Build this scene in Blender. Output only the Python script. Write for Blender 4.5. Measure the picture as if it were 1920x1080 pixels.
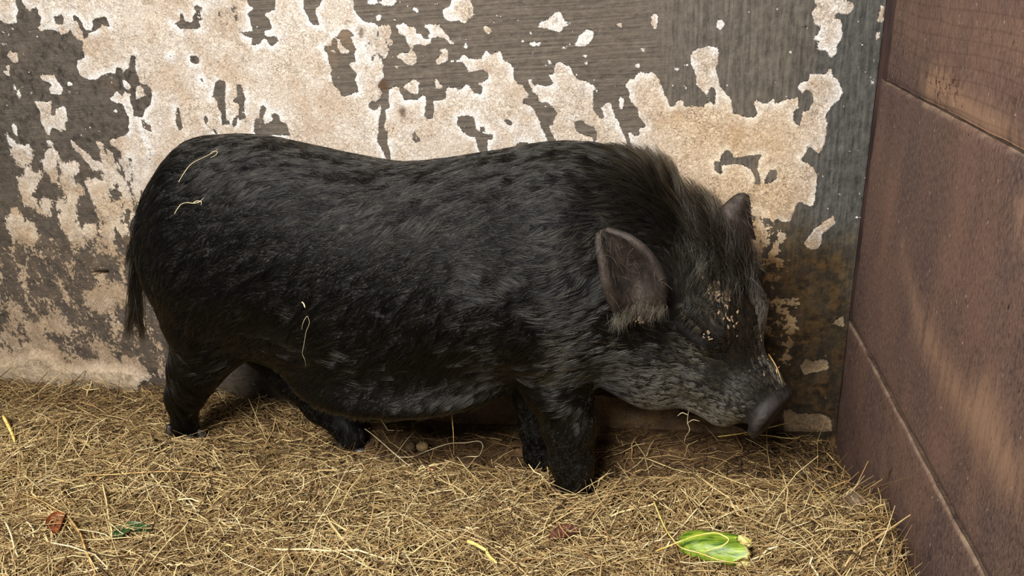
import bpy, bmesh, math, random
import numpy as np
from mathutils import Vector, Matrix, kdtree

random.seed(7)
rng = np.random.default_rng(11)
for o in list(bpy.data.objects):
    bpy.data.objects.remove(o)
SC = bpy.context.scene
COL = SC.collection

# ------------------------------------------------------------------ camera
FOC = 1387.0                       # focal length in pixels of a 1920 px wide frame
def nrm(v):
    v = np.array(v, float)
    return v / np.linalg.norm(v)
_Y = nrm((279, -610, FOC)); _D = nrm((252.7, 3269, FOC))
_D = nrm(_D - _Y * _D.dot(_Y)); _X = np.cross(_Y, -_D)
ROT = np.stack([_X, _Y, -_D])      # world = ROT @ (right, down, forward)
def pdir(u, v): return ROT @ nrm((u - 960, v - 540, FOC))
_r = pdir(1566, 815); CAM = -_r * (1.05 / -_r[2])
def at_y(u, v, y=0.0):             # the point of the picture on the vertical plane y
    r = pdir(u, v); return CAM + r * ((y - CAM[1]) / r[1])
def at_x(u, v, x=0.0):
    r = pdir(u, v); return CAM + r * ((x - CAM[0]) / r[0])
def at_z(u, v, z=0.0):
    r = pdir(u, v); return CAM + r * ((z - CAM[2]) / r[2])
def to_px(p):
    c = (np.asarray(p, float) - CAM) @ ROT
    return 960 + FOC * c[..., 0] / c[..., 2], 540 + FOC * c[..., 1] / c[..., 2]

cd = bpy.data.cameras.new('camera'); cam = bpy.data.objects.new('camera', cd); COL.objects.link(cam)
cd.sensor_width = 36; cd.lens = 36 * FOC / 1920; cd.clip_start = 0.02
m = Matrix.Identity(4)
for i in range(3):
    m[i][0] = ROT[i, 0]; m[i][1] = -ROT[i, 1]; m[i][2] = -ROT[i, 2]; m[i][3] = CAM[i]
cam.matrix_world = m
SC.camera = cam

# ------------------------------------------------------------------ light and exposure
w = bpy.data.worlds.new('world'); SC.world = w; w.use_nodes = True
w.node_tree.nodes['Background'].inputs[0].default_value = (0.92, 0.96, 1.0, 1)
w.node_tree.nodes['Background'].inputs[1].default_value = 0.13
def area(name, loc, target, sx, sy, power, col):
    l = bpy.data.lights.new(name, 'AREA'); l.shape = 'RECTANGLE'; l.size = sx; l.size_y = sy
    l.energy = power; l.color = col
    o = bpy.data.objects.new(name, l); COL.objects.link(o); o.location = loc
    o.rotation_euler = (Vector(target) - Vector(loc)).to_track_quat('-Z', 'Y').to_euler()
    return o
area('skylight', (-1.05, -2.25, 2.15), (-0.95, -0.2, 0.3), 1.0, 0.7, 128, (1.0, 0.97, 0.93))
SC.view_settings.view_transform = 'Standard'
SC.view_settings.look = 'None'
SC.view_settings.exposure = 0.43
SC.view_settings.gamma = 1.0
SC.view_settings.use_curve_mapping = False

# ------------------------------------------------------------------ helpers
def tag(o, label=None, cat=None, group=None, kind=None):
    if label: o['label'] = label
    if cat: o['category'] = cat
    if group: o['group'] = group
    if kind: o['kind'] = kind
    return o
def link(name, data, parent=None):
    o = bpy.data.objects.new(name, data); COL.objects.link(o)
    if parent is not None: o.parent = parent
    return o
def raw_mesh(name, V, F, smooth=True):
    """V (n,3); F (m,k) with k = 3 or 4"""
    V = np.asarray(V, np.float32); F = np.asarray(F, np.int32)
    me = bpy.data.meshes.new(name)
    me.vertices.add(len(V)); me.vertices.foreach_set('co', V.ravel())
    k = F.shape[1]
    me.loops.add(F.size); me.loops.foreach_set('vertex_index', F.ravel())
    me.polygons.add(len(F)); me.polygons.foreach_set('loop_start', np.arange(len(F), dtype=np.int32) * k)
    me.update(calc_edges=True)
    if smooth: me.polygons.foreach_set('use_smooth', np.ones(len(F), bool))
    me.validate()
    return me
def fattr(me, name, vals, dom='POINT'):
    a = me.attributes.new(name, 'FLOAT', dom); a.data.foreach_set('value', np.asarray(vals, np.float32))
def smooth(a, b, x):
    t = np.clip((x - a) / (b - a), 0, 1); return t * t * (3 - 2 * t)
def lin(r, g, b):
    f = lambda c: c / 12.92 if c <= 0.04045 else ((c + 0.055) / 1.055) ** 2.4
    return (f(r / 255), f(g / 255), f(b / 255), 1)

class NT:
    """small node-tree builder"""
    def __init__(s, name):
        s.mat = bpy.data.materials.new(name); s.mat.use_nodes = True
        s.t = s.mat.node_tree; s.t.nodes.clear()
        s.out = s.t.nodes.new('ShaderNodeOutputMaterial')
    def node(s, typ, **kw):
        n = s.t.nodes.new(typ)
        for k, v in kw.items(): setattr(n, k, v)
        return n
    def put(s, sock, v):
        if hasattr(v, 'is_output'): s.t.links.new(v, sock)
        elif v is not None: sock.default_value = v
    def pos(s): return s.node('ShaderNodeTexCoord').outputs['Object']
    def attr(s, name): return s.node('ShaderNodeAttribute', attribute_name=name).outputs['Fac']
    def scaled(s, vec, sc):
        n = s.node('ShaderNodeMapping'); s.put(n.inputs['Vector'], vec); n.inputs['Scale'].default_value = sc
        return n.outputs[0]
    def noise(s, vec, scale=5, detail=4, rough=0.55, dist=0.0):
        n = s.node('ShaderNodeTexNoise'); s.put(n.inputs['Vector'], vec)
        n.inputs['Scale'].default_value = scale; n.inputs['Detail'].default_value = detail
        n.inputs['Roughness'].default_value = rough; n.inputs['Distortion'].default_value = dist
        return n.outputs['Fac']
    def voro(s, vec, scale=5, feature='F1', out='Distance'):
        n = s.node('ShaderNodeTexVoronoi', feature=feature); s.put(n.inputs['Vector'], vec)
        n.inputs['Scale'].default_value = scale
        return n.outputs[out]
    def math(s, op, a, b=None, c=None, clamp=False):
        n = s.node('ShaderNodeMath', operation=op, use_clamp=clamp)
        s.put(n.inputs[0], a); s.put(n.inputs[1], b)
        if c is not None: s.put(n.inputs[2], c)
        return n.outputs[0]
    def rng(s, v, a, b, c=0.0, d=1.0):
        n = s.node('ShaderNodeMapRange'); s.put(n.inputs[0], v)
        for i, x in enumerate((a, b, c, d)): s.put(n.inputs[i + 1], x)
        return n.outputs[0]
    def mix(s, fac, a, b, mode='MIX'):
        n = s.node('ShaderNodeMix', data_type='RGBA', blend_type=mode)
        s.put(n.inputs[0], fac); s.put(n.inputs[6], a); s.put(n.inputs[7], b)
        return n.outputs[2]
    def bump(s, h, strength=1.0, dist=0.01, normal=None):
        n = s.node('ShaderNodeBump'); n.inputs['Strength'].default_value = strength
        n.inputs['Distance'].default_value = dist; s.put(n.inputs['Height'], h)
        if normal is not None: s.put(n.inputs['Normal'], normal)
        return n.outputs[0]
    def principled(s, col, rough=0.6, normal=None, spec=0.4, **kw):
        n = s.node('ShaderNodeBsdfPrincipled'); s.put(n.inputs['Base Color'], col)
        s.put(n.inputs['Roughness'], rough); s.put(n.inputs['Specular IOR Level'], spec)
        if normal is not None: s.put(n.inputs['Normal'], normal)
        for k, v in kw.items(): s.put(n.inputs[k], v)
        s.t.links.new(n.outputs[0], s.out.inputs[0]); return n

# ------------------------------------------------------------------ the peeling back wall
# outlines of the paint that is left, traced on the wall: (+ paint, - bare), picture tile, points
TILE = dict(A=(0, 0, 4.32), B=(300, 0, 4.32), C=(600, 0, 4.32), D=(680, 130, 4.32), E=(960, 80, 4.32), F=(1260, 60, 4.32),
            G=(1260, 250, 4.32), H=(0, 220, 4.32), L=(0, 450, 4.32), K=(1220, 0, 2.7), R=(1360, 450, 2.7), P=(0, 0, 1))
def T(t, s):
    ox, oy, k = TILE[t]; v = [float(q) for q in s.replace(',', ' ').split()]
    return [(ox + v[i] / k, oy + v[i + 1] / k) for i in range(0, len(v), 2)]
OPS = []
def add(*a): OPS.append((1, sum((T(a[i], a[i + 1]) for i in range(0, len(a), 2)), [])))
def cut(*a): OPS.append((-1, sum((T(a[i], a[i + 1]) for i in range(0, len(a), 2)), [])))
def dot(t, *a):
    ox, oy, k = TILE[t]
    for i in range(0, len(a), 3):
        x, y, r = ox + a[i] / k, oy + a[i + 1] / k, a[i + 2] / k
        OPS.append((1, [(x + r * math.cos(j) * (1.2 if j % 2 else .85), y + r * math.sin(j) * (.75 if j % 3 else 1)) for j in (0, 1, 2, 3, 4, 5)]))
# left main sheet of paint
add('A', '155 -60 165 25 205 75 235 95 250 70 285 65 290 125 320 140 300 185 310 205 285 225 315 255 360 240 420 245 450 250 485 280 525 270 550 240 565 275 610 320 660 345 650 385 665 440 665 465 610 495 605 545 625 615 690 648 750 645 810 615 850 600 910 595 925 555 965 560 975 605 1000 565 1030 550 1048 450 1085 455 1085 520 1090 580 1110 630 1130 680 1180 690 1220 720 1220 780 1205 850 1155 890 1150 930 1130 960 1180 1010',
    'H', '1200 60 1210 120 1175 110 1150 40 1140 130 1170 220 1215 300 1180 380 1150 480 1110 560 1150 640',
    'P', '330 400 700 400', 'D', '210 800 170 690 130 630 110 560 130 400 140 290 120 290 110 320 80 345 50 320 45 285 60 265 100 268',
    'C', '470 800 505 750 460 700 480 660 510 620 495 560 515 520 490 510 470 440 420 500 390 480 385 420 355 400 350 370 370 310 410 300 415 270 460 250 490 270 500 330 540 310 550 260 545 220 490 210 470 230 440 190 400 185 330 165 300 130 265 75 250 -60')
cut('A', '420 130 490 120 505 160 490 200 440 190')
cut('A', '572 118 600 135 650 190 670 235 720 245 760 250 700 275 690 310 665 315 655 265 630 220 605 175 580 165')
cut('A', '735 165 790 145 840 135 860 170 875 212 820 205 805 190 800 220 740 260 720 245 738 210')
cut('A', '1510 460 1550 450 1590 475 1590 510 1560 525 1520 500')
add('A', '0 -60 105 -60 110 50 130 85 115 125 125 185 60 190 30 190 0 165 -40 160 -40 -60')
for s in ('40 455 70 415 100 425 125 425 140 460 140 510 90 510 70 475', '10 580 40 570 35 535 65 530 60 580 65 615 40 615', '0 350 25 360 40 330 40 365 0 370',
          '308 625 330 605 430 610 445 650 470 680 490 720 480 765 400 765 385 720 405 690 385 665 335 655', '520 670 545 660 580 675 570 700 530 700',
          '90 670 105 690 120 730 105 725', '120 760 140 725 160 765 155 795 140 800',
          '262 825 320 825 400 825 400 900 395 940 430 935 440 880 515 860 530 930 540 970 520 1000 525 1055 490 1060 480 1100 470 1060 400 1040 370 1100 345 1075 340 1040 305 990 310 910',
          '870 800 900 770 920 740 970 775 990 745 1050 765 1035 800 1045 850 1065 900 1060 940 1085 960 1080 1000 1130 1010 1140 1080 1020 1080 1020 1000 1030 970 1000 920 980 860 960 845 910 840 870 820',
          '965 650 985 645 1050 700 1025 730 995 720', '1090 700 1130 690 1150 730 1165 775 1130 790 1090 820 1080 810 1085 760', '80 1010 110 1005 130 1060 125 1100 100 1080'):
    add('A', s)
dot('A', 40, 855, 13, 145, 910, 13, 915, 905, 15, 880, 630, 11, 880, 670, 10, 168, 710, 11, 795, 1065, 10, 5, 255, 14, 685, 970, 9)
for s in ('95 190 150 170 145 110 165 105 180 150 200 180 250 175 255 125 290 100 265 75 265 50 300 40 310 65 350 65 355 75 310 90 325 120 330 155 300 170 320 215 290 240 240 230 170 225 150 245 130 205',
          '385 250 410 240 430 170 415 150 440 130 440 95 490 90 530 110 560 60 590 20 640 50 620 110 640 150 620 185 590 200 570 250 530 240 510 190 515 150 480 160 460 190 440 220 470 255 440 280 400 280',
          '370 45 410 20 420 60 395 70', '480 35 525 30 520 55 490 60',
          '720 -60 900 -60 925 30 915 80 860 95 830 120 870 160 890 220 880 240 830 260 840 290 870 300 940 300 940 330 890 380 870 360 845 320 820 310 795 360 730 365 735 300 680 300 650 280 605 255 640 240 700 260 740 250 720 200 720 150 695 110 740 70 680 30',
          '1150 -60 1310 -60 1290 45 1245 55 1250 110 1270 160 1285 205 1260 210 1200 180 1185 120 1150 65',
          '430 670 470 648 515 660 520 720 510 790 520 900 520 980 550 980 545 1010 485 1015 490 930 455 870 450 810 395 800 410 770 425 730',
          '605 690 640 685 655 730 680 810 670 870 685 960 650 985 620 960 610 1010 575 1030 580 960 630 930 630 860 620 840 585 835 575 805 620 780 610 740',
          '800 880 825 850 855 880 840 920 820 960 830 1010 900 980 905 950 875 940 910 920 955 930 960 980 1010 1010 1045 1100 760 1100 755 1030 765 970 795 955',
          '305 640 330 640 330 670 315 675', '120 870 140 880 150 940 170 1040 140 1060 115 980', '350 920 375 980 360 1010 345 980', '60 450 80 450 75 468 62 465', '420 1050 445 1050 450 1090 425 1090'):
    cut('B', s)
cut('C', '170 240 240 250 265 290 235 300 255 350 285 400 270 440 280 500 220 520 260 560 295 605 275 650 295 700 300 745 230 770 180 785 160 770 150 730 100 690 75 590 85 575 60 500 50 440 15 380 80 370 100 310 130 290')
for s in ('130 315 150 320 165 370 230 410 225 435 170 440 135 395', '75 405 100 405 115 430 95 430', '445 350 470 325 520 360 550 400 515 420 510 450 480 445 470 420 390 410 400 395 440 390',
          '365 10 380 0 450 -8 460 20 430 40 380 38', '475 15 500 -20 600 -20 612 15 580 45 490 45', '730 70 750 55 800 75 785 105 755 90', '440 140 460 115 485 125 485 170 450 180',
          '985 70 1040 65 1060 -30 1210 -30 1225 40 1245 45 1230 90 1248 130 1195 150 1170 195 1130 190 1125 165 1040 170 1000 150 990 110',
          '600 205 690 190 700 215 760 225 770 265 820 280 830 320 895 325 890 350 850 370 790 355 750 370 745 410 775 450 770 510 735 530 680 520 660 485 615 480 610 455 650 430 705 430 720 400 700 350 680 290 625 280 620 225',
          '825 205 965 190 975 230 1000 265 1030 290 1045 330 1075 345 1070 362 1035 350 1000 310 950 300 880 310 870 290 890 265 850 225',
          '935 375 955 395 1020 400 1030 440 1030 500 980 505 960 525 940 515 930 490 960 450 1000 435 960 425 945 400', '1315 215 1360 215 1385 255 1355 285 1330 270',
          '1155 385 1175 340 1190 380 1175 405', '585 545 610 530 650 545 620 555', '1110 300 1125 290 1140 310 1120 315', '660 700 690 680 760 640 795 660 790 730 780 780 760 760 720 755 710 740 670 725',
          '925 650 940 630 960 680 1000 705 970 725 930 715', '1680 640 1710 650 1728 740 1705 730'):
    add('C', s)
dot('C', 400, 108, 12, 595, 158, 13, 995, 345, 14, 1405, 185, 13, 1645, 340, 18, 1720, 345, 20, 1715, 435, 14, 560, 350, 12, 830, 460, 9, 1700, 270, 12)
# middle sheet
add('D', '205 170 250 140 290 150 300 200 330 262 420 250 480 212 500 230 505 290 495 380 525 405 555 400 570 320 565 260 650 250',
    'C', '1015 780 1005 760 1030 715 1080 710 1130 725 1180 690 1205 710 1240 750 1300 770 1315 710 1265 680 1270 665 1310 670 1350 640 1355 600 1310 570 1230 580 1195 590 1180 540 1150 510 1090 500 1125 470 1150 445 1200 475 1250 480 1300 480 1310 445 1335 420 1400 450 1400 425 1470 425 1475 470 1490 500 1540 520 1565 590 1570 640 1600 690 1640 690 1680 760 1685 795 1635 800',
    'D', '1290 280 1360 300 1385 340 1405 380 1430 430 1450 490 1485 540 1500 700 1490 850 220 850 215 690 190 600 200 500 165 500 165 440 180 400 170 330 210 310 200 260')
for s in ('760 390 800 378 900 390 905 440 910 490 985 530 1040 535 1045 570 1000 575 1005 680 935 680 925 610 900 555 850 545 800 500 760 450', '1135 415 1170 405 1210 430 1200 455 1160 450',
          '395 530 415 515 430 550 460 560 455 590 420 590 400 570', '1230 615 1280 590 1340 600 1360 650 1230 660', '940 475 985 475 985 510 950 505'):
    cut('D', s)
# sheet behind the shoulders
add('E', '150 370 190 345 235 345 245 355 325 350 330 320 290 265 335 255 345 180 390 155 430 175 475 190 490 240 515 280 525 300 600 320 660 350 690 390 685 415 670 380 655 400 660 460 650 540 700 600 730 630 740 600 720 530 750 500 785 485 800 520 825 560 830 600 870 660 890 710 915 770 930 860 935 1000 360 1000 360 800 320 750 300 680 330 670 340 610 370 580 355 550 310 510 280 490 210 490 205 430 160 400')
cut('E', '505 645 570 625 600 670 660 690 690 730 685 790 655 840 650 780 640 760 600 770 545 740 515 700')
for s in ('865 470 880 440 905 470 890 540 870 540', '1040 50 1075 45 1075 70 1055 78', '280 140 305 140 320 180 300 180', '570 175 605 155 605 180', '995 185 1030 160 1035 195 1020 205',
          '1310 210 1370 205 1335 235', '1390 350 1440 350 1410 385', '150 0 230 0 225 25 170 30', '400 40 445 25 430 55 410 58', '125 295 150 300 150 335 140 338'):
    add('E', s)
dot('E', 955, 590, 14, 165, 90, 19, 590, 105, 13, 775, 265, 9, 798, 255, 10, 1365, 320, 19, 270, 182, 10, 850, 372, 7, 660, 240, 7, 1305, 353, 7, 900, 630, 9)
for s in ('1062 86 1080 80 1085 68 1098 55 1115 57 1110 75 1095 88 1075 86', '1007 50 1015 40 1025 38 1040 25 1050 20 1055 40 1070 42 1068 48 1055 50 1050 60 1030 55', '1152 50 1160 40 1167 45 1165 53',
          '1220 30 1225 25 1235 28 1232 50 1220 50', '1345 40 1352 35 1360 45 1352 57 1343 50', '990 83 998 78 1005 84 997 87'):
    add('P', s)
# right sheet
add('E', '910 350 950 300 995 300 1000 275 1030 240 1100 245 1150 240 1190 300 1215 360 1230 420 1270 460 1275 515 1320 520 1320 480 1345 462 1385 480 1400 520 1450 530 1460 510 1490 520 1560 530 1560 500 1590 480 1575 430 1530 380 1495 340 1490 270 1450 190 1440 95 1500 45 1550 40 1590 28 1620 40 1680 38 1675 100 1655 210 1665 290 1690 350',
    'F', '400 445 435 510 480 545 495 600 498 660 540 665 600 700 660 700 700 665 670 610 665 570 690 545 740 585 790 570 825 545 835 590 870 580 935 550 990 545 1030 510 1028 580 1030 620 990 650 990 720 1040 765 1050 700 1060 655 1110 650 1150 560 1145 510 1130 465 1090 470 1060 500 1020 450 1050 410 1110 395 1120 345 1190 345 1260 340 1270 310 1295 295 1310 360 1355 390 1370 450 1385 500 1360 550 1300 600 1250 670 1240 700 1265 745 1255 800 1245 870 1250 900 1220 960 1190 995 1145 950 1100 930 1080 990 1045 1030',
    'G', '1045 210 1060 235 1110 250 1155 300 1165 330 1200 325 1180 370 1170 450 1165 540 1155 585 1125 600 1060 570 1030 570 1000 610 985 660 965 715 920 725 860 710 790 740 770 690 740 680 755 640 730 620 690 680 650 720 610 750 600 700 650 690 665 620 620 600 560 620 400 600 0 500',
    'E', '1200 1000 975 890 970 850 960 800 935 740 950 720 1000 760 1025 750 1030 700 1080 680 1050 630 1015 600 1020 540 970 490 945 440 945 380')
for s in ('335 240 350 225 385 230 400 180 440 140 480 150 490 210 560 205 620 190 690 180 735 180 700 230 695 290 715 350 722 415 700 428 660 410 685 385 660 340 640 300 590 265 520 250 450 265 400 265 400 290 405 325 350 320 345 270',
          '745 390 800 305 840 298 860 340 850 370 800 410 745 415'):
    cut('G', s)
cut('F', '295 520 300 470 325 445 350 470 360 510 345 590 320 570 300 560')
cut('E', '1065 880 1095 840 1115 880 1150 910 1140 940 1085 930')
for s in ('1080 900 1110 850 1150 790 1210 750 1270 700 1310 680 1325 740 1260 800 1225 830 1215 900 1180 945 1130 955 1090 930', '750 1030 800 980 790 940 830 890 870 820 935 825 900 890 870 930 850 960 880 1000 860 1050 890 1080 800 1050',
          '630 900 680 865 720 930 710 980 660 960', '610 960 650 1000 690 1030 700 1090 610 1090', '730 850 760 840 790 900 770 905', '670 800 700 770 740 765 720 800'):
    add('G', s)
dot('G', 1450, 145, 14, 1505, 400, 9, 1515, 355, 8, 1360, 500, 8)
add('K', '815 65 850 30 835 10 850 -30 980 -30 1000 10 1035 15 1025 60 1000 75 950 65 930 85 970 100 975 190 945 240 950 270 915 295 895 260 840 260 850 210 830 200 850 170 870 140 830 120')
for s in ('1170 30 1190 30 1178 110 1155 110', '1145 170 1168 155 1162 200 1145 205', '1128 285 1138 285 1135 318 1126 318', '1115 410 1138 395 1135 430 1115 432', '775 140 800 135 800 150 785 150', '700 255 720 262 715 275 705 270'):
    add('K', s)
# low plaster behind the belly and the jaw
add('P', '690 772 720 752 800 738 900 726 975 716 1050 726 1120 744 1180 752 1225 766 1262 768 1290 780 1335 783 1372 792 1400 806 1300 822 1150 815 1000 805 900 800 800 792 720 800')
# lower left: run-down remains
for s in ('40 120 60 150 80 190 130 220 160 240 210 225 240 270 215 300 210 370 170 400 125 385 120 340 95 310 75 270 95 250 60 220 45 170',
          '345 290 405 260 435 290 445 350 435 430 450 490 430 520 410 480 370 430 360 390 325 365 350 340', '360 200 385 195 400 215 385 240',
          '555 185 575 190 590 225 630 260 680 290 710 340 750 370 800 390 790 410 760 420 715 390 680 350 650 300 600 275 570 240',
          '760 200 790 190 820 220 820 270 830 320 850 400 890 440 900 520 880 580 870 640 880 700 960 680 980 730 970 820 940 830 990 890 1010 940 980 940 930 870 870 810 810 830 790 760 760 700 715 640 705 560 750 530 820 530 820 430 800 330 790 260',
          '115 490 150 510 190 500 200 420 220 430 240 465 300 460 290 510 250 550 230 570 225 640 270 700 285 760 265 760 230 710 170 690 150 620 120 580',
          '490 380 530 400 570 370 610 380 600 430 580 460 580 540 640 570 655 610 600 630 600 700 610 760 600 850 640 940 620 1000 560 960 500 900 485 830 520 790 480 740 470 700 490 680 510 740 540 700 550 620 530 580 490 540 490 490 520 470 490 420',
          '60 860 85 820 90 760 120 770 150 830 190 880 240 880 260 960 230 1010 180 990 130 990 80 920',
          '880 190 930 170 1000 150 1030 100 1020 0 1130 0 1140 120 1170 220 1200 300 1180 380 1150 480 1110 560 1120 640 1090 690 1060 600 1080 500 1060 400 1060 330 1030 330 1030 470 1000 560 1030 640 1030 740 1000 720 990 640 965 570 1000 470 970 380 940 420 950 540 900 500 900 430 850 380 850 260 890 310 920 380 960 340 970 290 920 240 880 220',
          '330 690 350 670 375 690 365 740 380 790 350 770 335 740', '1045 800 1085 810 1080 880 1050 880', '690 880 735 890 740 940 700 990 680 960', '830 900 870 870 885 900 860 1000 840 1090 800 1080 820 960'):
    add('H', s)
for s in ('230 870 280 810 220 750 230 700 265 695 285 760 380 850 440 880 450 930 510 960 540 1000 640 1000 700 990 760 990 800 1015 880 1010 920 1000 1000 1010 1090 1020 1140 1080 1140 1300 -200 1300 -200 950 100 940 180 930',
          '95 580 130 570 170 640 160 670 120 665', '360 690 410 660 445 600 460 650 485 680 460 710 430 730 400 720', '20 800 40 700 60 720 70 780 115 810 100 850', '740 870 790 860 850 870 880 950 900 1010 850 1000 820 950 790 920',
          '740 560 720 500 700 470 780 420 860 390 1000 400 1000 460 940 480 930 545 890 560 840 545 790 560'):
    add('L', s)
add('R', '300 870 330 865 360 885 420 890 480 885 530 900 540 960 290 960')
add('R', '380 650 410 605 440 620 520 610 525 660 480 670 400 690'); add('R', '545 430 570 400 605 390 605 450')
dot('R', 205, 205, 20, 160, 265, 17, 215, 305, 15, 350, 335, 24, 355, 450, 13, 205, 455, 20, 320, 530, 13, 325, 605, 14, 350, 410, 8, 265, 320, 10)

def sdf_poly(px, X, Z):
    """signed distance (m, + inside) of wall points to a picture polygon laid on the wall"""
    P = np.array([at_y(u, v)[[0, 2]] for u, v in px]); n = len(P)
    d = np.full(X.shape, 1e9); ins = np.zeros(X.shape, bool)
    for i in range(n):
        a, b = P[i], P[(i + 1) % n]; e = b - a
        wx, wz = X - a[0], Z - a[1]
        t = np.clip((wx * e[0] + wz * e[1]) / max(e.dot(e), 1e-12), 0, 1)
        d = np.minimum(d, (wx - t * e[0]) ** 2 + (wz - t * e[1]) ** 2)
        c = ((a[1] <= Z) != (b[1] <= Z))
        with np.errstate(divide='ignore', invalid='ignore'):
            ins ^= c & (X < a[0] + (Z - a[1]) * e[0] / (e[1] if e[1] != 0 else 1e-12))
    d = np.sqrt(d)
    return np.where(ins, d, -d)
def paint_field(X, Z, ops, clip=0.03):
    S = np.full(X.shape, -clip)
    xs, zs = X[:, 0], Z[0]
    for sg, px in ops:
        P = np.array([at_y(u, v)[[0, 2]] for u, v in px]); lo, hi = P.min(0) - clip, P.max(0) + clip
        i0, i1 = np.searchsorted(xs, (lo[0], hi[0])); j0, j1 = np.searchsorted(zs, (lo[1], hi[1]))
        if i1 <= i0 or j1 <= j0: continue
        s = np.s_[i0:i1, j0:j1]; d = sdf_poly(px, X[s], Z[s])
        S[s] = np.maximum(S[s], d) if sg > 0 else np.minimum(S[s], -d)
    return np.clip(S, -clip, clip)
def grid_faces(a, b):
    i, j = np.meshgrid(np.arange(a - 1), np.arange(b - 1), indexing='ij'); k = (i * b + j).ravel()
    return np.stack([k, k + b, k + b + 1, k + 1], 1)
def vnoise(x, y, sc, seed):
    """cheap value noise for relief"""
    r = np.random.default_rng(seed).random((64, 64)); x = np.asarray(x) * sc; y = np.asarray(y) * sc
    i, j = np.floor(x).astype(int), np.floor(y).astype(int); fx, fy = x - i, y - j
    fx, fy = fx * fx * (3 - 2 * fx), fy * fy * (3 - 2 * fy)
    g = lambda a, b: r[a % 64, b % 64]
    return (g(i, j) * (1 - fx) + g(i + 1, j) * fx) * (1 - fy) + (g(i, j + 1) * (1 - fx) + g(i + 1, j + 1) * fx) * fy - .5

xs = np.concatenate([np.arange(-3.0, -2.34, .06), np.arange(-2.33, 0.03, .0045)])
zs = np.concatenate([np.arange(-.1, -.02, .04), np.arange(-.01, 1.13, .0045), np.arange(1.16, 1.9, .06)])
WX, WZ = np.meshgrid(xs, zs, indexing='ij')
paint = paint_field(WX, WZ, OPS)
def zone(soft, s): return smooth(-soft, soft, sdf_poly(T('P', s), WX, WZ))
mottle = np.clip(zone(.05, '-400 470 150 455 300 470 330 560 330 720 -400 720') + .4 * zone(.05, '-300 270 40 280 280 300 330 700 -300 700')
                 + .5 * zone(.02, '385 0 450 5 450 60 400 70 380 40') + .5 * zone(.012, '680 55 730 50 735 110 690 110'), 0, 1)
thin = zone(.03, '1385 400 1440 400 1475 480 1490 560 1490 680 1430 720 1350 640 1350 420')
grime_shade = np.clip(zone(.09, '1395 560 1500 460 1600 470 1610 860 300 860 300 760 1000 700 1330 640') + .55 * zone(.10, '1340 400 1450 420 1540 480 1600 700 1600 860 1300 860'), 0, 1)  # brown stain plus painted shade, low on the wall and beside the head
warm = np.clip(zone(.08, '1220 180 1500 200 1520 400 1400 500 1300 420') * .8 + .6 * zone(.1, '-100 330 200 330 330 420 330 700 -100 700') + .8 * thin, 0, 1)
rust = sum(zone(.006, s) for s in ('670 60 675 50 680 58 678 72 672 74', '706 158 712 148 724 152 726 170 712 172', '745 208 752 200 760 206 758 222 750 220'))
vert = np.clip(smooth(-.44, -.30, WX + WZ * .04 + .03 * vnoise(WX, WZ, 14, 13)) + .0, 0, 1)
rough_l = 1 - smooth(-1.55, -1.2, WX)
rl = (vnoise(WX, WZ, 9, 1) * .010 + vnoise(WX, WZ, 31, 2) * .004) * (.35 + .65 * rough_l) + vnoise(WX, WZ, 90, 3) * .0015
ledge = smooth(.004, .02, sdf_poly(T('L', '-400 955 100 945 180 930 230 880 440 900 450 935 520 1000 640 1000 760 992 1090 1022 1200 1120 1200 2000 -400 2000'), WX, WZ)) * .022
base_lip = smooth(.05, .012, WZ + .012 * vnoise(WX, WZ, 12, 9)) * .016 * smooth(-1.3, -1.1, WX)
hole = smooth(-.002, .0025, sdf_poly(T('L', '735 275 760 262 860 262 868 305 800 312 760 300'), WX, WZ)) * .035
WY = -(rl + ledge + base_lip + smooth(-.002, .002, paint) * .0012) + hole + .008
me = raw_mesh('wall_back', np.stack([WX, WY, WZ], -1).reshape(-1, 3), grid_faces(len(xs), len(zs))[:, ::-1])
for n_, v_ in (('paint', paint), ('mottle', mottle * (1 - .8 * ledge / .022)), ('thin', thin), ('grime_shade', grime_shade), ('warm', warm), ('rust', np.clip(rust, 0, 1)), ('vert', vert), ('corner', smooth(-.19, -.07, WX + .02 * vnoise(WX, WZ, 9, 14))), ('rough_left', rough_l), ('ledge', ledge / .022)):
    fattr(me, n_, v_.ravel())
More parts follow.
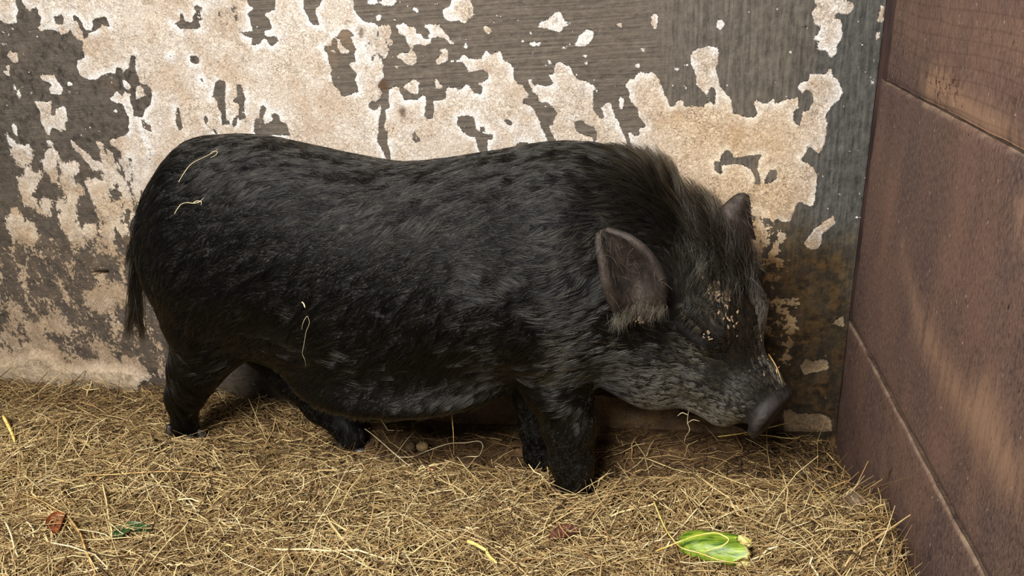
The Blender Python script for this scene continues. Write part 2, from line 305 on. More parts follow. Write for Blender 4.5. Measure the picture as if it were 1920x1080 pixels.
def wall_mat():
    n = NT('peeling_wall'); p = n.pos(); A = n.attr
    n1 = n.noise(p, 55, 5, .6); n2 = n.noise(p, 240, 4, .6)
    streak = n.math('ADD', n.math('MULTIPLY', n.noise(n.scaled(p, (26, 10, 15)), 1, 4, .62, .3), .5), n.math('MULTIPLY', n.noise(n.scaled(p, (105, 10, 85)), 1, 5, .72, .5), .5))
    v = n.math('MULTIPLY_ADD', n.math('SUBTRACT', n1, .5), .010, A('paint'))
    v = n.math('MULTIPLY_ADD', n.math('SUBTRACT', n2, .5), .007, v)
    v = n.math('MULTIPLY_ADD', A('mottle'), n.math('MULTIPLY', n.math('SUBTRACT', streak, .425), .26), v)
    fl = n.noise(p, 60, 4, .62)
    v = n.math('MULTIPLY_ADD', A('thin'), n.math('MULTIPLY', n.math('SUBTRACT', fl, .45), .16), v)
    # odd specks of paint anywhere
    sp = n.rng(n.math('MULTIPLY_ADD', A('mottle'), .07, n.noise(p, 95, 2, .5)), .735, .76, 0, .05); v = n.math('ADD', v, sp)
    mask = n.rng(v, -.0007, .0007)
    # paint colour
    fib = n.noise(p, 170, 5, .75, 1.6); fib2 = n.noise(p, 70, 4, .7, .8); big = n.noise(p, 9, 3, .6)
    c = n.mix(n.rng(fib, .36, .60), lin(106, 89, 73), lin(222, 207, 189))
    c = n.mix(n.rng(fib2, .40, .7, 0, .45), c, lin(228, 214, 197))
    c = n.mix(n.math('MULTIPLY', n.rng(big, .42, .62), .55), c, lin(178, 155, 129))
    c = n.mix(n.math('MULTIPLY', n.rng(n.noise(p, 190, 4, .7, .5), .43, .34), .75), c, lin(96, 76, 58))
    edge = n.rng(A('paint'), .001, .016, 1, 0)
    white = n.math('MULTIPLY', n.rng(n.noise(p, 13, 4, .65), .43, .54), n.math('MULTIPLY_ADD', edge, .8, .22))
    white = n.math('MULTIPLY', white, n.math('SUBTRACT', 1, A('mottle')))
    c = n.mix(n.math('MULTIPLY', white, 1.0, clamp=True), c, n.mix(n.rng(fib, .3, .6), lin(180, 172, 162), lin(244, 240, 234)))
    c = n.mix(n.math('MULTIPLY', A('warm'), .6), c, n.mix(1, c, lin(255, 226, 172), 'MULTIPLY'))
    c = n.mix(n.math('MULTIPLY', A('mottle'), n.rng(streak, .4, .62, .75, .2)), c, lin(128, 108, 84))
    # cement colour
    hz = n.math('ADD', n.math('MULTIPLY', n.noise(n.scaled(p, (5, 10, 240)), 1, 5, .7, .3), .62), n.math('MULTIPLY', n.noise(n.scaled(p, (60, 10, 120)), 1, 4, .65), .38)); vz = n.math('ADD', n.math('MULTIPLY', n.noise(n.scaled(p, (150, 10, 9)), 1, 4, .65, .4), .5), n.math('MULTIPLY', n.noise(n.scaled(p, (90, 10, 45)), 1, 5, .7), .5))
    st = n.mix(A('vert'), hz, vz)
    ru = n.noise(p, 26, 6, .65, .6); med = n.noise(p, 6, 4, .6)
    b = n.mix(n.rng(st, .36, .62), lin(54, 48, 42), lin(104, 95, 84))
    b = n.mix(n.math('MULTIPLY', A('rough_left'), n.rng(ru, .30, .6)), b, n.mix(n.rng(n.noise(p, 75, 4, .65), .38, .62), lin(40, 36, 33), lin(84, 75, 66)))
    b = n.mix(n.rng(med, .4, .7, 0, .4), b, lin(74, 66, 56))
    b = n.mix(n.math('MULTIPLY', A('vert'), .6), b, n.mix(n.rng(vz, .38, .6), lin(56, 52, 46), lin(92, 86, 77)))
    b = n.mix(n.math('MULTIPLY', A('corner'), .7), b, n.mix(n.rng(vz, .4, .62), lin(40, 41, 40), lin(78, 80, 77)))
    b = n.mix(n.math('MULTIPLY', A('mottle'), .5), b, n.mix(n.rng(ru, .4, .65), lin(54, 47, 42), lin(108, 92, 74)))
    b = n.mix(n.math('MULTIPLY', A('grime_shade'), n.rng(n.noise(p, 17, 5, .65), .32, .62)), b, n.mix(n.rng(n.noise(p, 60, 4, .6), .4, .6), lin(52, 43, 26), lin(110, 92, 60)))
    b = n.mix(n.rng(n.noise(p, 3.3, 3), .62, .72, 0, .5), b, lin(122, 98, 70))
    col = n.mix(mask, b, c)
    lg = n.mix(n.rng(fib2, .35, .65), lin(150, 128, 100), lin(206, 186, 156))
    col = n.mix(n.math('MULTIPLY', n.math('MULTIPLY', A('ledge'), mask), .8), col, lg)
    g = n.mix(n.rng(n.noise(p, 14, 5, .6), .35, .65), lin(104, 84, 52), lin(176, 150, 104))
    col = n.mix(n.math('MULTIPLY', A('grime_shade'), .9), col, n.mix(1, col, g, 'MULTIPLY'))
    col = n.mix(n.math('MULTIPLY', A('rust'), .8), col, lin(74, 48, 30))
    h = n.math('MULTIPLY_ADD', mask, .9, n.math('MULTIPLY', fib, n.math('MULTIPLY_ADD', mask, 1.1, .1)))
    h = n.math('MULTIPLY_ADD', st, n.math('SUBTRACT', .9, n.math('MULTIPLY', mask, .9)), h)
    h = n.math('MULTIPLY_ADD', ru, n.math('MULTIPLY_ADD', A('rough_left'), 2.6, .6), h)
    h = n.math('MULTIPLY_ADD', n.noise(p, 120, 4, .6), .5, h)
    n.principled(col, .82, n.bump(h, 1.0, .0032), .25)
    return n.mat
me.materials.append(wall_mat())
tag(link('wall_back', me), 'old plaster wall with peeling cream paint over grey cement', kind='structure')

# ------------------------------------------------------------------ board wall on the right
def board_mat():
    n = NT('worn_board'); p = n.pos(); A = n.attr
    fine = n.noise(n.scaled(p, (90, 260, 95)), 1, 6, .8, .3); fib = n.noise(n.scaled(p, (40, 60, 9)), 1, 4, .6, .4)
    big = n.noise(n.scaled(p, (3, 7, 3.2)), 1, 4, .6, .4); blot = n.noise(n.scaled(p, (3, 5, 3)), 1, 3, .5)
    c = n.mix(n.rng(big, .36, .64), lin(60, 45, 42), lin(98, 72, 60))
    c = n.mix(n.rng(blot, .5, .68, 0, .7), c, lin(54, 45, 47))
    c = n.mix(n.math('MULTIPLY', A('tan'), n.rng(n.math('ADD', fib, n.math('MULTIPLY', A('tan'), .25)), .38, .72)), c, lin(154, 120, 92))
    c = n.mix(n.rng(fine, .40, .72, 0, .75), c, lin(140, 112, 98))
    c = n.mix(n.rng(fine, .45, .28, 0, .8), c, lin(40, 28, 25))
    wv = n.node('ShaderNodeTexWave', wave_type='BANDS', bands_direction='Z'); n.put(wv.inputs['Vector'], n.scaled(p, (1, .35, 1)))
    wv.inputs['Scale'].default_value = 17; wv.inputs['Distortion'].default_value = 9; wv.inputs['Detail'].default_value = 2; wv.inputs['Detail Scale'].default_value = .35
    c = n.mix(n.math('MULTIPLY', A('grain'), n.rng(wv.outputs['Fac'], .0, .12, .26, 0)), c, lin(62, 42, 34))
    fleck = n.rng(n.noise(n.scaled(p, (120, 190, 90)), 1, 3, .55), .68, .74); c = n.mix(n.math('MULTIPLY', fleck, .85), c, lin(188, 162, 140))
    pit = n.rng(n.noise(n.scaled(p, (60, 60, 40)), 1, 3, .55), .29, .25); c = n.mix(n.math('MULTIPLY', pit, .8), c, lin(34, 24, 20))
    holes = n.math('MULTIPLY', A('pits'), n.rng(n.noise(p, 90, 3, .6), .52, .58)); c = n.mix(holes, c, lin(70, 42, 30))
    c = n.mix(n.math('MULTIPLY', A('corner_shade'), .35), c, n.mix(1, c, lin(120, 88, 62), 'MULTIPLY'))
    c = n.mix(n.math('MULTIPLY', A('dust_light'), n.rng(n.noise(p, 24, 5, .75), .38, .6, .05, .95)), c, lin(140, 118, 98))
    h = n.math('ADD', n.math('MULTIPLY', fine, .8), n.math('ADD', n.math('MULTIPLY', holes, -1.2), n.math('MULTIPLY', pit, -.6)))
    h = n.math('MULTIPLY_ADD', A('dust_light'), n.noise(p, 120, 4, .7), h)
    n.principled(c, .66, n.bump(h, .8, .0018), .35)
    return n.mat
BM = board_mat()
def zone_x(soft, s, Yv, Zv):
    P = np.array([at_x(u, v)[[1, 2]] for u, v in T('P', s)])
    d = np.full(Yv.shape, 1e9); ins = np.zeros(Yv.shape, bool); n_ = len(P)
    for i in range(n_):
        a, b = P[i], P[(i + 1) % n_]; e = b - a
        t = np.clip(((Yv - a[0]) * e[0] + (Zv - a[1]) * e[1]) / max(e.dot(e), 1e-12), 0, 1)
        d = np.minimum(d, (Yv - a[0] - t * e[0]) ** 2 + (Zv - a[1] - t * e[1]) ** 2)
        ins ^= ((a[1] <= Zv) != (b[1] <= Zv)) & (Yv < a[0] + (Zv - a[1]) * e[0] / (e[1] if e[1] else 1e-12))
    d = np.sqrt(d); return smooth(-soft, soft, np.where(ins, d, -d))
wr = link('wall_right', raw_mesh('wall_right', [(.03, -1.9, -.1), (.03, .03, -.1), (.03, .03, 1.9), (.03, -1.9, 1.9), (.08, -1.9, -.1), (.08, .03, -.1), (.08, .03, 1.9), (.08, -1.9, 1.9)],
                                        [(0, 1, 2, 3), (7, 6, 5, 4), (0, 3, 7, 4), (1, 5, 6, 2), (3, 2, 6, 7), (0, 4, 5, 1)], False))
tag(wr, 'brown wooden board wall on the right of the pen', kind='structure')
n = NT('board_backing'); n.principled(lin(40, 28, 24), .9, None, .1); wr.data.materials.append(n.mat)
def board(y_end, z0, z1, face, grain, seed, dustw):
    """a thick plank: its front is a fine grid with worn, rounded edges"""
    ys = np.concatenate([np.arange(-1.9, -1.0, .05), np.arange(-1.0, y_end - .004, .012), [y_end - .003, y_end]])
    zz = np.concatenate([[z0, z0 + .003], np.arange(z0 + .012, z1 - .013, .012), [z1 - .010, z1 - .004, z1 - .001, z1]])
    Yg, Zg = np.meshgrid(ys, zz, indexing='ij')
    ed = np.minimum(np.minimum(Zg - z0, z1 - Zg), y_end - Yg)
    wear = .002 + .002 * (vnoise(Yg, Zg, 30, seed) + .5)
    X = face + wear * (1 - smooth(0, .006, ed)) + vnoise(Yg, Zg, 8, seed) * .002 + vnoise(Yg, Zg, 40, seed + 1) * .0012 * (1 - smooth(.0, .03, ed)) * 2
    nf = X.size
    V = np.stack([X, Yg, Zg], -1).reshape(-1, 3); F = grid_faces(len(ys), len(zz))
    a, b = len(ys), len(zz)
    rim = [i * b for i in range(a)] + [(a - 1) * b + j for j in range(1, b)] + [i * b + b - 1 for i in range(a - 2, -1, -1)] + [j for j in range(b - 2, 0, -1)]
    back = V[rim].copy(); back[:, 0] = .0295; k = len(rim)
    F2 = np.array([(rim[i], rim[(i + 1) % k], nf + (i + 1) % k, nf + i) for i in range(k)])
    V = np.concatenate([V, back]); F = np.concatenate([F[:, ::-1], F2[:, ::-1]])
    mb = raw_mesh('board', V, F, False); Yv, Zv = V[:, 1], V[:, 2]
    tan = zone_x(.03, '1725 140 1760 130 1800 170 1850 210 1920 260 1920 300 1860 265 1800 235 1750 200 1725 180', Yv, Zv) * (1 if grain else 0)
    tan = tan + .8 * zone_x(.05, '1690 450 1720 560 1790 690 1860 720 1920 860 1920 960 1850 880 1780 760 1720 640', Yv, Zv) + .8 * zone_x(.02, '1905 370 1960 360 1960 480 1905 470', Yv, Zv)
    tan = tan + .5 * zone_x(.03, '1860 40 1900 60 1910 120 1870 100', Yv, Zv) + .35 * zone_x(.08, '1650 0 1800 0 1850 60 1700 120', Yv, Zv)
    fattr(mb, 'tan', np.clip(tan, 0, 1)); fattr(mb, 'pits', zone_x(.015, '1730 140 1785 135 1800 185 1750 180', Yv, Zv)); fattr(mb, 'grain', np.full(len(V), grain))
    fattr(mb, 'corner_shade', zone_x(.10, '1570 500 1600 560 1620 760 1640 900 1700 1100 1500 1100', Yv, Zv))  # occlusion shade of the low inner corner, put into the board colour
    fattr(mb, 'dust_light', np.concatenate([(1 - smooth(dustw * .4, dustw, (z1 - Zg) + .008 * vnoise(Yg, Zg, 25, 5))).ravel(), np.zeros(k)]))
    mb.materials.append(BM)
    return link('board', mb, wr)
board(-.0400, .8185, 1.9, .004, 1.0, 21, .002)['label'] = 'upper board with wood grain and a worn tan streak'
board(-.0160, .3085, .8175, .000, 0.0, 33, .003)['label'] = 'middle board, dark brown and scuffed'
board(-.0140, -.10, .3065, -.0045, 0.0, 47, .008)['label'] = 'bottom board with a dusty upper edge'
n = NT('corner_strip'); p = n.pos(); n.principled(n.mix(n.rng(n.noise(n.scaled(p, (40, 40, 6)), 1, 4), .4, .65), lin(24, 15, 13), lin(56, 37, 32)), .6, None, .3)
bm = bmesh.new(); bmesh.ops.create_cube(bm, size=1); bmesh.ops.scale(bm, vec=(.030, .013, 2.0), verts=bm.verts); bmesh.ops.translate(bm, vec=(.0145, -.0045, .9), verts=bm.verts)
bmesh.ops.bevel(bm, geom=bm.edges[:], offset=.002, segments=2, affect='EDGES')
me = bpy.data.meshes.new('trim_1'); bm.to_mesh(me); bm.free(); me.materials.append(n.mat)
tag(link('trim_1', me), 'thin dark upright strip in the corner between wall and boards', kind='structure')

# ------------------------------------------------------------------ floor of trodden earth
def hay_h(x, y):
    """height of the top of the hay"""
    left = np.interp(x, [-3, -1.92, -1.47, -1.29, -1.12], [.11, .085, .05, .02, 0])
    bare = smooth(-1.30, -1.12, x) * (1 - smooth(-.13, .0, x) * .7)           # the earth patch along the wall
    front = smooth(-.185, -.30, y + .03 * vnoise(x, y, 5, 61) + .035 * smooth(-.75, -.55, x))
    h = left + (.055 * front + .006) * bare + .045 * (1 - bare) * front
    h = h + .115 * smooth(-.24, -.02, x) * smooth(-.22, -.50, y) + .022 * np.exp(-((x + 1.66) / .20) ** 2 - ((y + .31) / .09) ** 2) + .03 * np.exp(-((x + .33) / .16) ** 2 - ((y + .30) / .07) ** 2)
    return h + (vnoise(x, y, 6, 62) * .022 + vnoise(x, y, 17, 63) * .012) * np.clip(h / .04, .1, 1)
def cover(x, y):
    """how much hay lies there (0..1)"""
    bare = smooth(-1.30, -1.15, x) * (1 - .75 * smooth(-.26, -.05, x)) * smooth(-.27, -.20, y - .02 * vnoise(x, y, 7, 64) + .02 * smooth(-.75, -.55, x))
    return 1 - .93 * bare
fx = np.arange(-3.0, .035, .011); fy = np.arange(-1.9, .02, .011)
FX, FY = np.meshgrid(fx, fy, indexing='ij')
FZ = vnoise(FX, FY, 8, 71) * .010 + vnoise(FX, FY, 35, 72) * .006 + vnoise(FX, FY, 80, 73) * .004 - .004
mat_w = smooth(.25, .55, cover(FX, FY)) * smooth(-.008, -.02, FX)
FZ = FZ * (1 - mat_w) + mat_w * (hay_h(FX, FY) - .030 + vnoise(FX, FY, 60, 81) * .010)
me = raw_mesh('floor', np.stack([FX, FY, FZ], -1).reshape(-1, 3), grid_faces(len(fx), len(fy)))
fattr(me, 'matted', mat_w.ravel())
n = NT('trodden_earth'); p = n.pos()
c = n.mix(n.rng(n.noise(p, 20, 5, .65), .35, .65), lin(58, 42, 26), lin(104, 80, 52))
c = n.mix(n.rng(n.noise(p, 90, 4, .6), .55, .7), c, lin(128, 102, 68)); c = n.mix(n.rng(n.noise(p, 170, 2), .68, .72), c, lin(176, 150, 110))
s1 = n.noise(n.scaled(p, (50, 320, 60)), 1, 4, .7, .8); s2 = n.noise(n.scaled(p, (320, 50, 60)), 1, 4, .7, .8); mx = n.math('MAXIMUM', s1, s2)
c = n.mix(n.attr('matted'), c, n.mix(n.rng(mx, .5, .75), lin(40, 28, 17), lin(128, 100, 60)))
n.principled(c, .9, n.bump(n.mix(n.attr('matted'), n.noise(p, 70, 6, .7), mx), 1, .008), .15); me.materials.append(n.mat)
tag(link('floor', me), 'earth floor of the pen with a matted layer of old hay', kind='structure')

# ------------------------------------------------------------------ the pig: one skin grown from a distance field
VOX = 0.005
G0 = np.array([-1.66, -.60, -.02]); GN = np.array([300, 122, 174])
GX, GY, GZ = (G0[i] + VOX * np.arange(GN[i]) for i in range(3))
S = np.full(GN, .08, np.float32)
def blk(lo, hi, pad):
    i = [max(0, int((lo[k] - pad - G0[k]) / VOX)) for k in range(3)]; j = [min(int(GN[k]), int((hi[k] + pad - G0[k]) / VOX) + 2) for k in range(3)]
    return tuple(slice(a, b) for a, b in zip(i, j))
def coords(b): return np.meshgrid(GX[b[0]], GY[b[1]], GZ[b[2]], indexing='ij')
def smin(a, d, k):
    h = np.clip(.5 + .5 * (a - d) / k, 0, 1); return a * (1 - h) + d * h - k * h * (1 - h)
def put(b, d, k, sub=False):
    a = S[b]
    S[b] = -smin(-a, d, k) if sub else smin(a, d, k)
def ell(c, r, M=None, k=.03, sub=False):
    """ellipsoid; rows of M are its axes"""
    c, r = np.array(c, float), np.array(r, float); M = np.eye(3) if M is None else np.array(M)
    R = r.max(); b = blk(c - R, c + R, k + .02); X = coords(b); q = [X[i] - c[i] for i in range(3)]
    p = [sum(M[j][i] * q[i] for i in range(3)) for j in range(3)]
    k0 = np.sqrt(sum((p[j] / r[j]) ** 2 for j in range(3))) + 1e-6; k1 = np.sqrt(sum((p[j] / r[j] ** 2) ** 2 for j in range(3))) + 1e-6
    put(b, k0 * (k0 - 1) / k1, k, sub)
def cap(a, c, ra, rc, k=.03, sub=False):
    """tapered limb from a to c"""
    a, c = np.array(a, float), np.array(c, float); R = max(ra, rc); b = blk(np.minimum(a, c) - R, np.maximum(a, c) + R, k + .02); X = coords(b)
    e = c - a; t = np.clip(sum((X[i] - a[i]) * e[i] for i in range(3)) / max(e.dot(e), 1e-9), 0, 1)
    d = np.sqrt(sum((X[i] - a[i] - t * e[i]) ** 2 for i in range(3))) - (ra + (rc - ra) * t)
    put(b, d, k, sub)
def chain(pts, k=.03):
    for (a, ra), (c, rc) in zip(pts[:-1], pts[1:]): cap(a, c, ra, rc, k)

def mid_y(x): return np.interp(x, [-1.6, -1.2, -.6, -.3], [-.185, -.20, -.225, -.24])
# trunk: stations along the body (picture column, upper and lower outline, half width)
ST = [(288, 425, 520, .05), (298, 385, 560, .09), (318, 340, 600, .128), (350, 299, 640, .155), (390, 263, 660, .180), (450, 252, 672, .188), (520, 254, 690, .190),
      (600, 270, 722, .198), (690, 290, 746, .205), (770, 303, 746, .208), (850, 297, 730, .205), (940, 283, 712, .198), (1030, 276, 712, .190), (1110, 283, 705, .178), (1190, 305, 690, .155), (1250, 345, 650, .125), (1290, 400, 600, .08)]
sx, szc, shh, sw = [], [], [], []
for u, vt, vb, hw in ST:
    x = at_y(u, .5 * (vt + vb), -.21)[0]; y0 = mid_y(x)
    # solve height and centre so that the ellipse just touches both sight lines
    zc, h = .4, .25
    for _ in range(40):
        dt, db = pdir(u, vt), pdir(u, vb); ft, fb = -math.atan2(dt[2], dt[1]), -math.atan2(db[2], db[1])
        zt = CAM[2] - math.tan(ft) * (y0 - CAM[1]); zb = CAM[2] - math.tan(fb) * (y0 - CAM[1])
        up = math.sqrt(h * h + (hw * math.tan(ft)) ** 2); dn = math.sqrt(h * h + (hw * math.tan(fb)) ** 2)
        e1 = zt - (zc + up); e2 = (zc - dn) - zb
        h += .3 * (e1 + e2); zc += .3 * (e1 - e2); h = max(h, .02)
    sx.append(x); szc.append(zc); shh.append(h); sw.append(hw)
sx, szc, shh, sw = map(np.array, (sx, szc, shh, sw))
def smooth_interp(x, xp, fp):
    m_ = np.gradient(fp, xp); i = np.clip(np.searchsorted(xp, x) - 1, 0, len(xp) - 2); h = xp[i + 1] - xp[i]; t = np.clip((x - xp[i]) / h, 0, 1)
    return (2 * t ** 3 - 3 * t ** 2 + 1) * fp[i] + (t ** 3 - 2 * t ** 2 + t) * h * m_[i] + (-2 * t ** 3 + 3 * t ** 2) * fp[i + 1] + (t ** 3 - t ** 2) * h * m_[i + 1]
xc = np.clip(GX, sx[0], sx[-1]); zc, hh, ww = (smooth_interp(xc, sx, a)[:, None, None] for a in (szc, shh, sw))
X3, Y3, Z3 = np.meshgrid(GX, GY, GZ, indexing='ij', sparse=True)
qy = (Y3 - mid_y(GX)[:, None, None]) / ww; qz = (Z3 - zc) / hh
g_ = np.sqrt(qy ** 2 + qz ** 2) + 1e-6
d_ = g_ * (g_ - 1) / (np.sqrt((qy / ww) ** 2 + (qz / hh) ** 2) + 1e-6)
dx = np.abs(GX - xc)[:, None, None]
S = np.minimum(S, np.where(dx > 0, np.sqrt(np.maximum(d_, 0) ** 2 + dx ** 2) + np.minimum(d_, 0) * (dx < .001), d_)).astype(np.float32)

PX = lambda u, v, y: at_y(u, v, y)
YN, YF = -.275, -.115
# ham, shoulder and flank masses
ell(PX(400, 520, -.27), (.110, .075, .145), k=.05); ell(PX(382, 600, -.275), (.082, .055, .075), k=.04)
ell(PX(405, 520, -.10), (.115, .075, .145), k=.05)
ell(PX(1040, 560, -.32), (.10, .06, .13), k=.06); ell(PX(760, 690, -.22), (.25, .18, .055), k=.07)
# near hind leg, far hind leg stepping forward
chain([(PX(385, 610, -.265), .075), (PX(362, 690, -.262), .047), (PX(346, 740, -.258), .033), (PX(345, 800, -.262), .028)], .03)
cap(PX(412, 645, -.26), PX(356, 728, -.26), .062, .036, .03)
chain([(PX(480, 600, -.12), .09), (PX(550, 690, -.115), .062), (PX(606, 758, -.115), .042), (PX(650, 800, -.125), .030), (PX(662, 822, -.135), .031)], .03)
# fore legs
chain([(PX(1030, 610, -.30), .085), (PX(1046, 720, -.300), .062), (PX(1066, 800, -.300), .048), (PX(1071, 860, -.300), .040), (PX(1078, 905, -.305), .038)], .03)
chain([(PX(1010, 640, -.15), .075), (PX(1005, 740, -.16), .046), (PX(1006, 800, -.17), .035), (PX(1010, 850, -.175), .028), (PX(1014, 880, -.18), .030)], .03)
# tail
TAILP = [PX(285, 385, -.20), PX(264, 415, -.205), PX(255, 470, -.21), PX(254, 530, -.21), PX(257, 590, -.21)]
chain(list(zip(TAILP, (.018, .013, .010, .009, .006))), .010)

# head frame: forward-down, left (away from us), up
PSI, BET = math.radians(35), math.radians(40)
HF = np.array([math.cos(BET) * math.cos(PSI), -math.cos(BET) * math.sin(PSI), -math.sin(BET)]); HL = np.array([math.sin(PSI), math.cos(PSI), 0]); HU = np.cross(HF, HL)
HM = np.stack([HF, HL, HU]); HO = PX(1290, 555, -.27)
H3 = lambda f, l, u: HO + HF * f + HL * l + HU * u
chain([(PX(1085, 480, -.22), .19), (H3(-.06, 0, -.01), .125)], .08)                 # neck
ell(H3(-.01, 0, .015), (.125, .108, .105), HM, .05)                                   # skull
ell(H3(.04, 0, .040), (.085, .086, .055), HM, .04)                                   # forehead
for s in (-1, 1):
    ell(H3(.005, s * .07, -.100), (.115, .068, .110), HM, .045)                       # cheek and jowl
    ell(H3(.02, s * .055, -.168), (.110, .055, .072), HM, .05)
    ell(H3(.085, s * .068, .030), (.040, .022, .030), HM, .02) if False else ell(H3(.07, s * (.076 if s < 0 else .046), .050), (.045, .026, .034), HM, .02)
cap(H3(.08, 0, -.015), H3(.186, 0, -.036), .084, .056, .04)                           # muzzle
cap(H3(.05, 0, -.135), H3(.190, 0, -.098), .080, .046, .045)                          # lower jaw
for s in (-1, 1): cap(H3(.13, s * .045, -.050), H3(.195, s * .03, -.046), .050, .034, .02)
for f, r in ((.170, .0545), (.186, .0530)): cap(H3(f, -.012, -.036), H3(f, .012, -.036), r + .002, r + .002, .006)   # wrinkles of the snout
# eye sockets with brow and lower lid
for s in (-1, 1):
    ell(H3(.066, s * .103, .046), (.025, .020, .011), HM, .010, True)
    cap(H3(.034, s * (.103 if s < 0 else .074), .064), H3(.092, s * (.080 if s < 0 else .056), .066), .012, .012, .012)
    cap(H3(.044, s * .106, .030), H3(.090, s * .088, .028), .008, .008, .010)
# mouth line
for s in (-1, 1): cap(H3(.23, s * .026, -.094), H3(.13, s * .070, -.104), .003, .002, .006, True)
# snout disc with its rim and nostrils
def disc():
    c = H3(.255, 0, -.028); b = blk(c - .09, c + .09, .01); X = coords(b); q = [X[i] - c[i] for i in range(3)]
    f, l, u = (sum(HM[j][i] * q[i] for i in range(3)) for j in range(3))
    f = f + .28 * u
    rad = np.sqrt((l / .060) ** 2 + (u / .050) ** 2); d1 = (rad - 1) * .050; d2 = np.abs(f) - .0095
    d = np.sqrt(np.maximum(d1 + .004, 0) ** 2 + np.maximum(d2 + .004, 0) ** 2) + np.minimum(np.maximum(d1, d2) + .004, 0) - .004
    put(b, d, .016)
ell(H3(.200, 0, -.030), (.054, .062, .056), HM, .02)
disc()
for s in (-1, 1): ell(H3(.271, s * .024, -.030), (.026, .011, .015), HM, .004, True)

def surface_nets(S):
    neg = S < 0; n0, n1, n2 = S.shape
    c = sum(neg[i:n0 - 1 + i, j:n1 - 1 + j, k:n2 - 1 + k].astype(np.int8) for i in (0, 1) for j in (0, 1) for k in (0, 1))
    act = (c > 0) & (c < 8); I = np.argwhere(act); idx = np.full(act.shape, -1, np.int32); idx[act] = np.arange(len(I))
    acc = np.zeros((len(I), 3)); cnt = np.zeros(len(I))
    cor = [(i, j, k) for i in (0, 1) for j in (0, 1) for k in (0, 1)]
    val = {q: S[I[:, 0] + q[0], I[:, 1] + q[1], I[:, 2] + q[2]] for q in cor}
    for q in cor:
        for ax in range(3):
            if q[ax]: continue
            r = list(q); r[ax] = 1; r = tuple(r); a, b = val[q], val[r]; mk = (a < 0) != (b < 0)
            t = np.where(mk, a / np.where(mk, a - b, 1), 0); pt = np.array(q, float)[None] + np.zeros((len(I), 3)); pt[:, ax] += t
            acc[mk] += pt[mk]; cnt[mk] += 1
    V = G0 + VOX * (I + acc / cnt[:, None])
    Fs = []
    for ax in range(3):
        b1, b2 = (ax + 1) % 3, (ax + 2) % 3
        sl0 = [slice(1, -1)] * 3; sl0[ax] = slice(0, -1); sl1 = list(sl0); sl1[ax] = slice(1, None)
        A, B = neg[tuple(sl0)], neg[tuple(sl1)]
        for flip, mk in ((0, A & ~B), (1, ~A & B)):
            e = np.argwhere(mk); off = np.array([1, 1, 1]); off[ax] = 0; e = e + off
            def cell(d1, d2):
                q = e.copy(); q[:, b1] -= d1; q[:, b2] -= d2; return idx[q[:, 0], q[:, 1], q[:, 2]]
            f = np.stack([cell(0, 0), cell(1, 0), cell(1, 1), cell(0, 1)], 1)
            Fs.append(f[:, ::-1] if flip else f)
    return V, np.concatenate(Fs)
for _ in range(1):                                                       # one soft pass
    S[1:-1, 1:-1, 1:-1] = .4 * S[1:-1, 1:-1, 1:-1] + .1 * (S[2:, 1:-1, 1:-1] + S[:-2, 1:-1, 1:-1] + S[1:-1, 2:, 1:-1] + S[1:-1, :-2, 1:-1] + S[1:-1, 1:-1, 2:] + S[1:-1, 1:-1, :-2])
BV, BF = surface_nets(S)
GR = [g.astype(np.float32) for g in np.gradient(S, VOX)]
def samp(A, P):
    q = (P - G0) / VOX; q = np.clip(q, 0, np.array(A.shape) - 1.001); i = q.astype(int); f = q - i; r = 0
    for a in (0, 1):
        for b in (0, 1):
            for c in (0, 1):
                wgt = (f[:, 0] if a else 1 - f[:, 0]) * (f[:, 1] if b else 1 - f[:, 1]) * (f[:, 2] if c else 1 - f[:, 2])
                r = r + wgt * A[i[:, 0] + a, i[:, 1] + b, i[:, 2] + c]
    return r
def norm_at(P):
    n_ = np.stack([samp(g, P) for g in GR], 1); return n_ / (np.linalg.norm(n_, axis=1, keepdims=True) + 1e-9)
# keep only the pig itself (largest connected piece is all there is); ears are grown as cupped sheets and joined in
def ear_sheet(front, back, mid, thick):
    """front, back, mid: matching rows of points from base to tip; a cupped sheet with real thickness"""
    front, back, mid = map(np.array, (front, back, mid)); nv = 15; nu = 13; tt = np.linspace(0, len(front) - 1, nv)
    def res(c):
        i = np.arange(len(c), dtype=float); return np.stack([smooth_interp(tt, i, c[:, k]) for k in range(3)], 1)
    f, b, m_ = res(front), res(back), res(mid); uu = np.linspace(0, 1, nu)
    G = np.stack([(1 - u) ** 2 * f + 2 * u * (1 - u) * (2 * m_ - .5 * f - .5 * b) + u * u * b for u in uu], 1)       # (nv,nu,3)
    du = np.gradient(G, axis=1); dv = np.gradient(G, axis=0); N = np.cross(du, dv); N /= np.linalg.norm(N, axis=2, keepdims=True) + 1e-9
    if (N.mean((0, 1)) @ (CAM - G.mean((0, 1)))) < 0: N = -N
    th = thick * (.55 + .45 * np.sin(np.pi * np.linspace(0, 1, nv) * .5 + np.pi * .5))[:, None, None] * (1 + .5 * (np.abs(uu - .5) * 2)[None, :, None] ** 4)
    A, B = G + N * th * .5, G - N * th * .5; V = np.concatenate([A.reshape(-1, 3), B.reshape(-1, 3)]); k = nv * nu
    F = grid_faces(nv, nu); fs = [F, F[:, ::-1] + k]
    rim = [i * nu for i in range(nv)] + [(nv - 1) * nu + j for j in range(1, nu)] + [i * nu + nu - 1 for i in range(nv - 2, -1, -1)]
    fs.append(np.array([(rim[i + 1], rim[i], rim[i] + k, rim[i + 1] + k) for i in range(len(rim) - 1)]))
    return V, np.concatenate(fs)
ye = -.462
